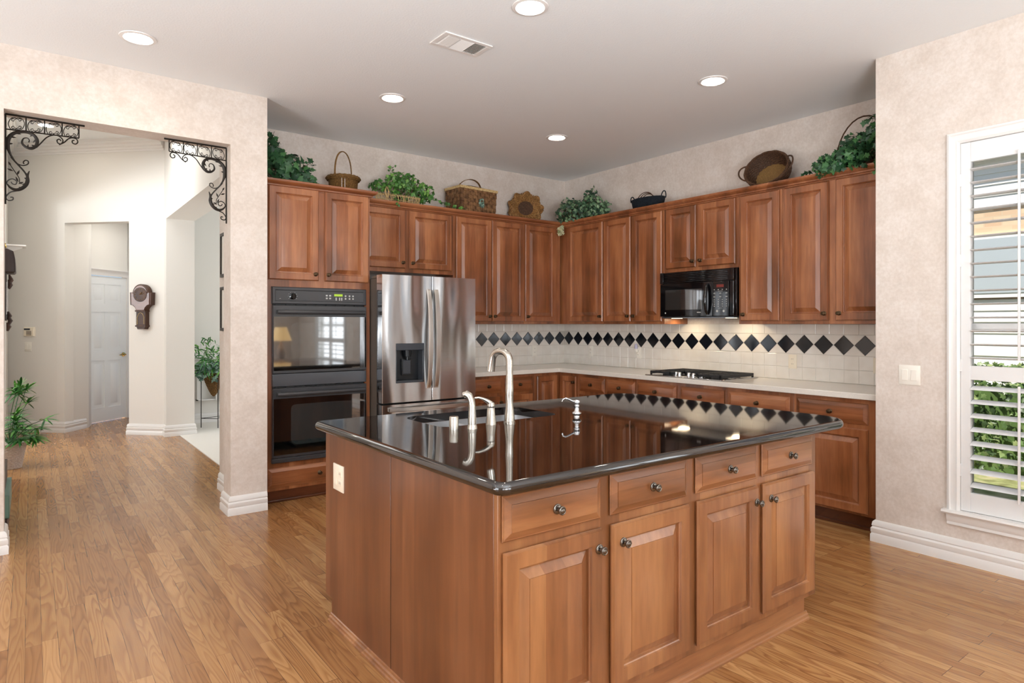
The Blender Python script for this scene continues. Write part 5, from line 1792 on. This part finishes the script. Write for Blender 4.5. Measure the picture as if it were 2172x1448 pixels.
def iron_bracket(x_corner, sgn, label):
    KU, KV = 0.402 / 1070, 0.55 / 1210
    def C(p):
        u = (p[0] - 60) * KU
        v = (p[1] - 120 - 0.15 * (p[0] - 60)) * KV
        return Vector((x_corner + sgn * (u + 0.006), -0.66, OZ - 0.006 - max(v, -0.0)))
    r = thing('iron_bracket', label, 'bracket', (x_corner, -0.66, OZ))
    def bar_(g, a, b, rr=0.0035):
        g.tube([C(a), C(b)], rr, 4)
    g = G()
    g.tube([C((56, 120)), C((1130, 280))], 0.006, 4)
    g.tube([C((60, 120)), C((60, 1330))], 0.0045, 4)
    bar_(g, (60, 322), (1050, 452), 0.004)
    for x, y0, y1 in ((325, 165, 348), (572, 205, 380), (812, 240, 412), (1048, 275, 450)):
        bar_(g, (x, y0), (x, y1))
    part('frame', g, 'wrought_iron', r)
    g = G()
    def c2(pts, rad, n=5):
        q = [C((p.x, p.y)) for p in spline(pts, n)]
        if isinstance(rad, (tuple, list)):
            m = len(q)
            k = len(rad) - 1
            rr = []
            for i in range(m):
                s = i / (m - 1) * k
                a = int(min(s, k - 1))
                rr.append(rad[a] + (rad[a + 1] - rad[a]) * (s - a))
            g.tube(q, rr, 6)
        else:
            g.tube(q, rad, 5)
    for cx, cy in ((200, 250), (450, 285), (697, 322), (935, 355)):
        for s in (1, -1):
            pts = []
            pts += [(cx + s * 25, cy - 48), (cx + s * 45, cy - 40), (cx + s * 50, cy - 62), (cx + s * 25, cy - 62), (cx - s * 5, cy - 45)] if False else [(cx + s * 28, cy - 46), (cx + s * 42, cy - 34), (cx + s * 62, cy - 46), (cx + s * 50, cy - 70), (cx + s * 18, cy - 58), (cx - s * 20, cy - 80), (cx - s * 70, cy - 68), (cx - s * 105, cy), (cx - s * 75, cy + 70), (cx - s * 20, cy + 80), (cx + s * 18, cy + 58), (cx + s * 50, cy + 70), (cx + s * 62, cy + 46), (cx + s * 42, cy + 34), (cx + s * 28, cy + 46)]
            c2(pts, 0.0024, 4)
    part('ring_scrolls', g, 'wrought_iron', r)
    g = G()
    c2([(460, 580), (520, 520), (600, 440), (690, 408), (770, 425), (822, 480), (800, 530), (755, 520), (742, 480), (775, 465), (795, 490)], 0.0038)
    c2([(770, 542), (840, 510), (900, 460), (960, 448), (1015, 468), (1030, 510), (1000, 536), (958, 520), (955, 488), (985, 482)], 0.0038)
    c2([(180, 760), (225, 800), (290, 820), (350, 800), (352, 762), (315, 750), (290, 775), (300, 800)], 0.0035)
    c2([(130, 700), (180, 760), (250, 840), (310, 915), (345, 985)], 0.005)
    c2([(200, 1160), (120, 1175), (68, 1232), (90, 1280), (150, 1278), (155, 1245), (120, 1240)], 0.0038)
    c2([(75, 1060), (90, 1015), (150, 995), (203, 1030), (190, 1070), (150, 1062), (132, 1035)], 0.0035)
    c2([(105, 770), (135, 830), (190, 915), (235, 990), (238, 1050)], 0.0025)
    part('scrolls', g, 'wrought_iron', r)
    g = G()
    c2([(180, 760), (120, 660), (90, 560), (100, 450), (160, 385), (250, 362), (350, 368), (430, 410), (472, 480), (460, 550), (400, 588), (325, 570), (275, 515), (290, 455), (340, 445), (368, 475), (360, 505)],
       (0.004, 0.007, 0.012, 0.013, 0.011, 0.010, 0.010, 0.010, 0.011, 0.010, 0.010, 0.008, 0.007, 0.004, 0.003, 0.003, 0.004), 6)
    c2([(370, 895), (345, 960), (345, 1030), (320, 1090), (260, 1135), (190, 1145), (120, 1110), (80, 1060)], (0.002, 0.008, 0.012, 0.012, 0.011, 0.010, 0.007, 0.004), 6)
    def tooth(a, b, w=0.006):
        g.tube([C(a), C(((a[0] + b[0]) / 2, (a[1] + b[1]) / 2)), C(b)], [w, w * 0.8, 0.0005], 5)
    for a, b in (((200, 380), (265, 395)), ((130, 430), (200, 440)), ((110, 520), (155, 520)), ((415, 400), (375, 425)), ((455, 470), (415, 510)), ((430, 555), (395, 540)), ((345, 570), (355, 530)),
                 ((330, 1000), (300, 985)), ((325, 1070), (265, 1075)), ((260, 1120), (225, 1110)), ((350, 960), (325, 920))):
        tooth(a, b)
    for a, b in (((130, 820), (95, 760)), ((160, 890), (80, 855)), ((205, 950), (240, 880)), ((225, 1040), (190, 965)), ((225, 1065), (295, 1045))):
        m = ((a[0] + b[0]) / 2, (a[1] + b[1]) / 2)
        g.tube([C(a), C(m), C(b)], [0.001, 0.0065, 0.0005], 6)
    part('acanthus_leaves', g, 'wrought_iron', r)
    return r


iron_bracket(OX0, 1, 'black wrought iron scroll bracket in the left top corner of the foyer opening')
iron_bracket(OX1, -1, 'black wrought iron scroll bracket in the right top corner of the foyer opening')

# ================================================================ FOYER THINGS
# shield-shaped wall clock
r = thing('wall_clock', 'carved dark wooden wall clock with a long lower case on the diagonal foyer wall', 'clock', (-3.888, 3.428, 1.31))
K = T45(-3.888, 3.428, 1.308)


def shield(s, top=0.54, n=14):
    pts = []
    for i in range(n + 1):
        a = pi * i / n
        pts.append((0.108 * s * math.cos(a), 0.44 + 0.115 * s * math.sin(a)))
    left = [(-0.145 * s, 0.455), (-0.14 * s, 0.30), (-0.11 * s, 0.295), (-0.075 * s, 0.265), (-0.062 * s, 0.235)]
    right = [(-x, y) for x, y in reversed(left)]
    return [(0.145 * s, 0.455)] + pts + left + right[:-1]


poly = shield(1.0)
part('case', G(K).prism(poly, 0.0, 0.075), 'wood_dark', r, 0.004)
part('bezel', G(K).prism(shield(0.86), 0.075, 0.082), 'wood_toe', r, 0.003)
g = G(K)
g.lathe([(0.088, 0.082), (0.088, 0.087), (0.08, 0.088), (0.0, 0.086)], 28, (0, 0.425, 0))
dial = part('dial', g, 'wood_dark', r)
g = G(K)
for i in range(12):
    a = 2 * pi * i / 12
    g.box(0.067 * math.cos(a) - 0.005, 0.067 * math.cos(a) + 0.005, 0.425 + 0.067 * math.sin(a) - 0.005, 0.425 + 0.067 * math.sin(a) + 0.005, 0.087, 0.090)
g.tube([(0, 0.425, 0.093), (0.03, 0.455, 0.093)], 0.004, 5).tube([(0, 0.425, 0.094), (0.055, 0.44, 0.094)], 0.003, 5)
part('hands', g, 'wicker_brown', dial)
g = G(K)
g.box(-0.068, 0.068, 0.215, 0.235, 0, 0.085)
g.prism([(-0.062, 0.05), (0.062, 0.05), (0.062, 0.215), (-0.062, 0.215)], 0, 0.07)
g.box(-0.07, 0.07, 0.03, 0.05, 0, 0.08)
g.prism([(-0.06, 0.03), (-0.045, 0.0), (0.045, 0.0), (0.06, 0.03)], 0, 0.07)
part('lower_case', g, 'wood_dark', r, 0.002)
g = G(K)
g.tube([(-0.045, 0.06, 0.072), (-0.045, 0.15, 0.072), (-0.025, 0.19, 0.072), (0.0, 0.205, 0.072), (0.025, 0.19, 0.072), (0.045, 0.15, 0.072), (0.045, 0.06, 0.072)], 0.0035, 5)
part('arch_trim', g, 'straw', r)

# carved wall clock seen side-on at the left jamb
r = thing('wall_clock', 'narrow carved brown wall clock seen from the side at the left edge of the opening', 'clock', (FXL, 1.10, 1.30))
cy = 1.10
M_ = Fr((FXL, cy, 0), (0, -1, 0), (0, 0, 1), (1, 0, 0))
g = G(M_)
g.box(-0.12, 0.12, 1.40, 1.86, 0.0, 0.075)
part('case', g, 'wood_dark', r, 0.004)
g = G(M_)
rs = []
for w, s, z in ((0.0, 0.16, 1.80), (0.0, 0.16, 1.80),):
    pass
prof_b = [(1.79, 0.125), (1.80, 0.137), (1.86, 0.135), (1.92, 0.130), (1.965, 0.122), (1.975, 0.10), (1.985, 0.08)]
g.loops([[(-0.15, z, 0.0), (0.15, z, 0.0), (0.15, z, w), (-0.15, z, w)] for z, w in prof_b])
part('bonnet', g, 'wood_dark', r, 0.006)
part('finial', G(Fr((FXL + 0.06, cy, 1.985), (1, 0, 0), (0, 1, 0), (0, 0, 1))).lathe([(0.02, 0), (0.01, 0.012), (0.018, 0.028), (0.008, 0.045), (0.013, 0.052), (0.0, 0.06)], 12), 'brass', r)
g = G(M_)
for z, w in ((1.74, 0.105), (1.70, 0.10), (1.44, 0.095), (1.40, 0.1), (1.35, 0.09)):
    for s in (-0.09, 0.09):
        g = G(M_)
        g.tube([(s, z - 0.035, w * 0.9), (s, z, w), (s, z + 0.035, w * 0.9)], [0.006, 0.015, 0.006], 8)
        part('carving', g, 'wood_dark', r)
g = G(M_)
g.box(-0.1, 0.1, 1.30, 1.40, 0.0, 0.06)
part('lower_bracket', g, 'wood_dark', r)
part('mirror_panel', G(M_).box(-0.085, 0.085, 1.45, 1.72, 0.075, 0.085), 'pewter', r)
# white display shelf further along the same wall
r = thing('wall_shelf', 'small white bracketed shelf high on the left foyer wall', 'shelf', (FXL, 3.95, 2.1))
g = G()
g.box(FXL, FXL + 0.19, 3.80, 4.10, 2.285, 2.30)
part('board', g, 'trim_white', r, 0.003)
g = G(Fr((FXL, 3.95, 2.285), (1, 0, 0), (0, 0, 1), (0, -1, 0)))
g.prism([(0, -0.12), (0.03, -0.1), (0.07, -0.05), (0.15, -0.015), (0.16, 0), (0, 0)], -0.012, 0.012)
part('bracket', g, 'trim_white', r)
# low chest behind the left jamb
r = thing('low_chest', 'low dark wooden chest with a green glass side just behind the left jamb', 'chest', (-5.21, -0.20, 0))
part('body', G().box(-5.245, -5.135, -0.42, 0.25, 0.0, 0.12), 'wood_dark', r, 0.004)
part('glass_side', G().box(-5.24, -5.125, -0.40, 0.22, 0.12, 0.27), 'leaf_grey', r, 0.004)
part('top', G().box(-5.245, -5.15, -0.42, 0.25, 0.27, 0.40), 'wood_dark', r, 0.004)

# framed pictures on the pillar's far side, seen edge-on
for k, (z0, z1) in enumerate(((1.755, 2.115), (1.315, 1.675))):
    r = thing('framed_picture', ['upper dark framed picture hanging edge-on behind the pillar', 'lower dark framed picture hanging edge-on behind the pillar'][k], 'picture', (-3.79, -0.2, z0))
    g = G(Fr((-3.7515, 0.03, z0), (0, -1, 0), (0, 0, 1), (-1, 0, 0)))
    h_ = z1 - z0
    g.box(0, 0.36, 0, 0.025, 0, 0.018).box(0, 0.36, h_ - 0.025, h_, 0, 0.018).box(0, 0.025, 0.025, h_ - 0.025, 0, 0.018).box(0.335, 0.36, 0.025, h_ - 0.025, 0, 0.018)
    part('frame', g, 'wrought_iron', r, 0.002)
    g = G(Fr((-3.7515, 0.03, z0), (0, -1, 0), (0, 0, 1), (-1, 0, 0)))
    g.box(0.025, 0.335, 0.025, h_ - 0.025, 0, 0.008)
    part('print', g, 'plastic_white', r)

# palm in a pale basket, left
px, py = -5.175, 2.10
r = thing('potted_palm', 'leafy green palm in a whitewashed wicker pot on the foyer floor at left', 'plant', (px, py, 0))
g = G()
weave(g, prof_lin(0.085, 0.125, 0.006, 0.24, 18), 18, r=0.006, amp=0.004, M=UP(px, py, 0))
pot = part('pot', g, 'wicker_pale', r)
part('lining', G(UP(px, py, 0)).lathe([(0.08, 0.002), (0.118, 0.235), (0.11, 0.235), (0.0, 0.2)], 20), 'wicker_pale', pot)
g = G()
st = G()
base0 = Vector((px, py, 0.22))
fronds = []
for i in range(20):
    a = random.random() * 2 * pi
    zt = random.uniform(0.22, 0.78)
    out = random.uniform(0.10, 0.26) * (1.15 - 0.5 * zt)
    fronds.append(Vector((px + out * math.cos(a), py + out * math.sin(a), zt)))
fronds += [Vector((px + 0.20, py - 0.1, 0.37)), Vector((px + 0.27, py + 0.02, 0.44)), Vector((px + 0.13, py - 0.18, 0.40)), Vector((px + 0.13, py - 0.1, 0.62)), Vector((px + 0.08, py - 0.05, 0.78)), Vector((px + 0.02, py - 0.15, 0.72)), Vector((px + 0.18, py - 0.05, 0.28))]
for tip in fronds:
    mid = (base0 + tip) / 2 + Vector((0, 0, 0.06))
    tip.x = max(tip.x, FXL + 0.12)
    st.tube([base0, mid, tip], 0.003, 4)
    d = (tip - base0)
    d.z *= 0.5
    d.normalize()
    for j in range(11):
        a = (j - 5) / 5 * 1.9
        side = Vector((-d.y, d.x, 0))
        if side.length < 0.1:
            side = Vector((1, 0, 0))
        side.normalize()
        dd = d * math.cos(a) + side * math.sin(a) + Vector((0, 0, random.uniform(-0.25, 0.35)))
        long_leaf(g, tip, dd, Vector((0, 0, 1)).cross(dd) + rv(0.3), random.uniform(0.12, 0.18), 0.011, 0.35)
g.v = [Vector((max(v.x, FXL + 0.012), v.y, v.z)) for v in g.v]
part('leaves', g, 'leaf_palm', r, sharp=180)
part('stems', st, 'leaf_dark', r)

# plant on a tall iron stand in the next room
px, py = -3.075, 3.53
r = thing('plant_stand', 'tall thin iron three-legged plant stand beyond the foyer pier', 'stand', (px, py, 0.008))
g = G()
feet = []
for a in (math.radians(172), math.radians(278), math.radians(40)):
    x, y = px + 0.15 * math.cos(a), py + 0.15 * math.sin(a)
    feet.append((x, y))
for x, y in feet:
    part('leg', G().tube([(x, y, 0.008), (x, y, 0.70)], 0.0055, 6), 'wrought_iron', r)
g.tube([(*feet[0], 0.13), (*feet[1], 0.13)], 0.004, 5).tube([(*feet[1], 0.13), (*feet[2], 0.13)], 0.004, 5).tube([(*feet[2], 0.13), (*feet[0], 0.13)], 0.004, 5)
part('stretcher', g, 'wrought_iron', r)
part('top_ring', G().tube([(px + 0.15 * math.cos(2 * pi * i / 30), py + 0.15 * math.sin(2 * pi * i / 30), 0.70) for i in range(30)], 0.005, 5, closed=True), 'wrought_iron', r)
r = thing('cone_planter', 'cone-shaped wicker planter with bamboo-like leaves in the tall iron stand', 'plant', (px, py, 0.45))
g = G()
weave(g, [(0.01 + 0.13 * (i / 15) ** 0.75, 0.42 + 0.3 * i / 15) for i in range(16)], 14, r=0.006, amp=0.004, M=UP(px, py, 0), seg=60)
part('cone', g, 'wicker_brown', r)
part('cone_lining', G(UP(px, py, 0)).lathe([(0.005, 0.41), (0.07, 0.52), (0.132, 0.72), (0.12, 0.72), (0.0, 0.70)], 20), 'wicker_dark', r)
g = G()
for i in range(460):
    a = random.random() * 2 * pi
    el = random.uniform(-0.1, 1.35)
    d = Vector((math.cos(a) * math.cos(el), math.sin(a) * math.cos(el), math.sin(el)))
    p = Vector((px, py, 0.74)) + d * random.uniform(0.03, 0.42)
    p.z += 0.02
    dd = d + rv(0.7)
    long_leaf(g, p, dd, rv(), random.uniform(0.10, 0.17), 0.009, 0.5)
g.v = [Vector((max(v.x, -3.365) if v.y > 3.04 else v.x, min(v.y, 3.92), v.z)) for v in g.v]
part('leaves', g, 'leaf_palm', r, sharp=180)
g = G()
for i in range(150):
    a = random.uniform(-3.3, 0.4)
    p = Vector((px + 0.17 * math.cos(a), py + 0.15 * math.sin(a), random.uniform(0.66, 0.84))) + rv(0.04)
    ivy_leaf(g, p, Vector((-0.3, -0.8, 0.3)) + rv(0.6), rv(), 0.055)
part('grey_leaves', g, 'leaf_grey', r, label='pale grey-green leaves drooping over the planter edge', sharp=180)

# lamp on a small table beside the viewer (seen only as a reflection)
r = thing('side_table', 'small dark side table out of frame at right', 'table', (-1.75, -6.3, 0))
part('tabletop', G().lathe([(0.28, 0.70), (0.29, 0.71), (0.29, 0.725), (0.0, 0.725)], 32, (-1.75, -6.3, 0)), 'wood_dark', r)
for a in (0.5, 2.07, 3.64, 5.21):
    part('leg', G().tube([(-1.75 + 0.2 * math.cos(a), -6.3 + 0.2 * math.sin(a), 0.0), (-1.75 + 0.16 * math.cos(a), -6.3 + 0.16 * math.sin(a), 0.70)], 0.018, 8), 'wood_dark', r)
r = thing('table_lamp', 'cream shaded table lamp out of frame at right', 'lamp', (-1.75, -6.3, 0.725))
part('lamp_base', G().lathe([(0.08, 0.726), (0.08, 0.74), (0.03, 0.76), (0.05, 0.82), (0.07, 0.90), (0.05, 0.99), (0.015, 1.05), (0.01, 1.12)], 20, (-1.75, -6.3, 0)), 'wicker_pale', r)
t = NT('lamp_shade')
t.set(color=hexc('f2d9a8'), rough=0.8, emit=(1.0, 0.62, 0.25), emits=1.6)
part('lamp_shade', G().lathe([(0.17, 1.10), (0.13, 1.19), (0.09, 1.32), (0.088, 1.32), (0.168, 1.10)], 24, (-1.75, -6.3, 0), cap=False), 'lamp_shade', r)
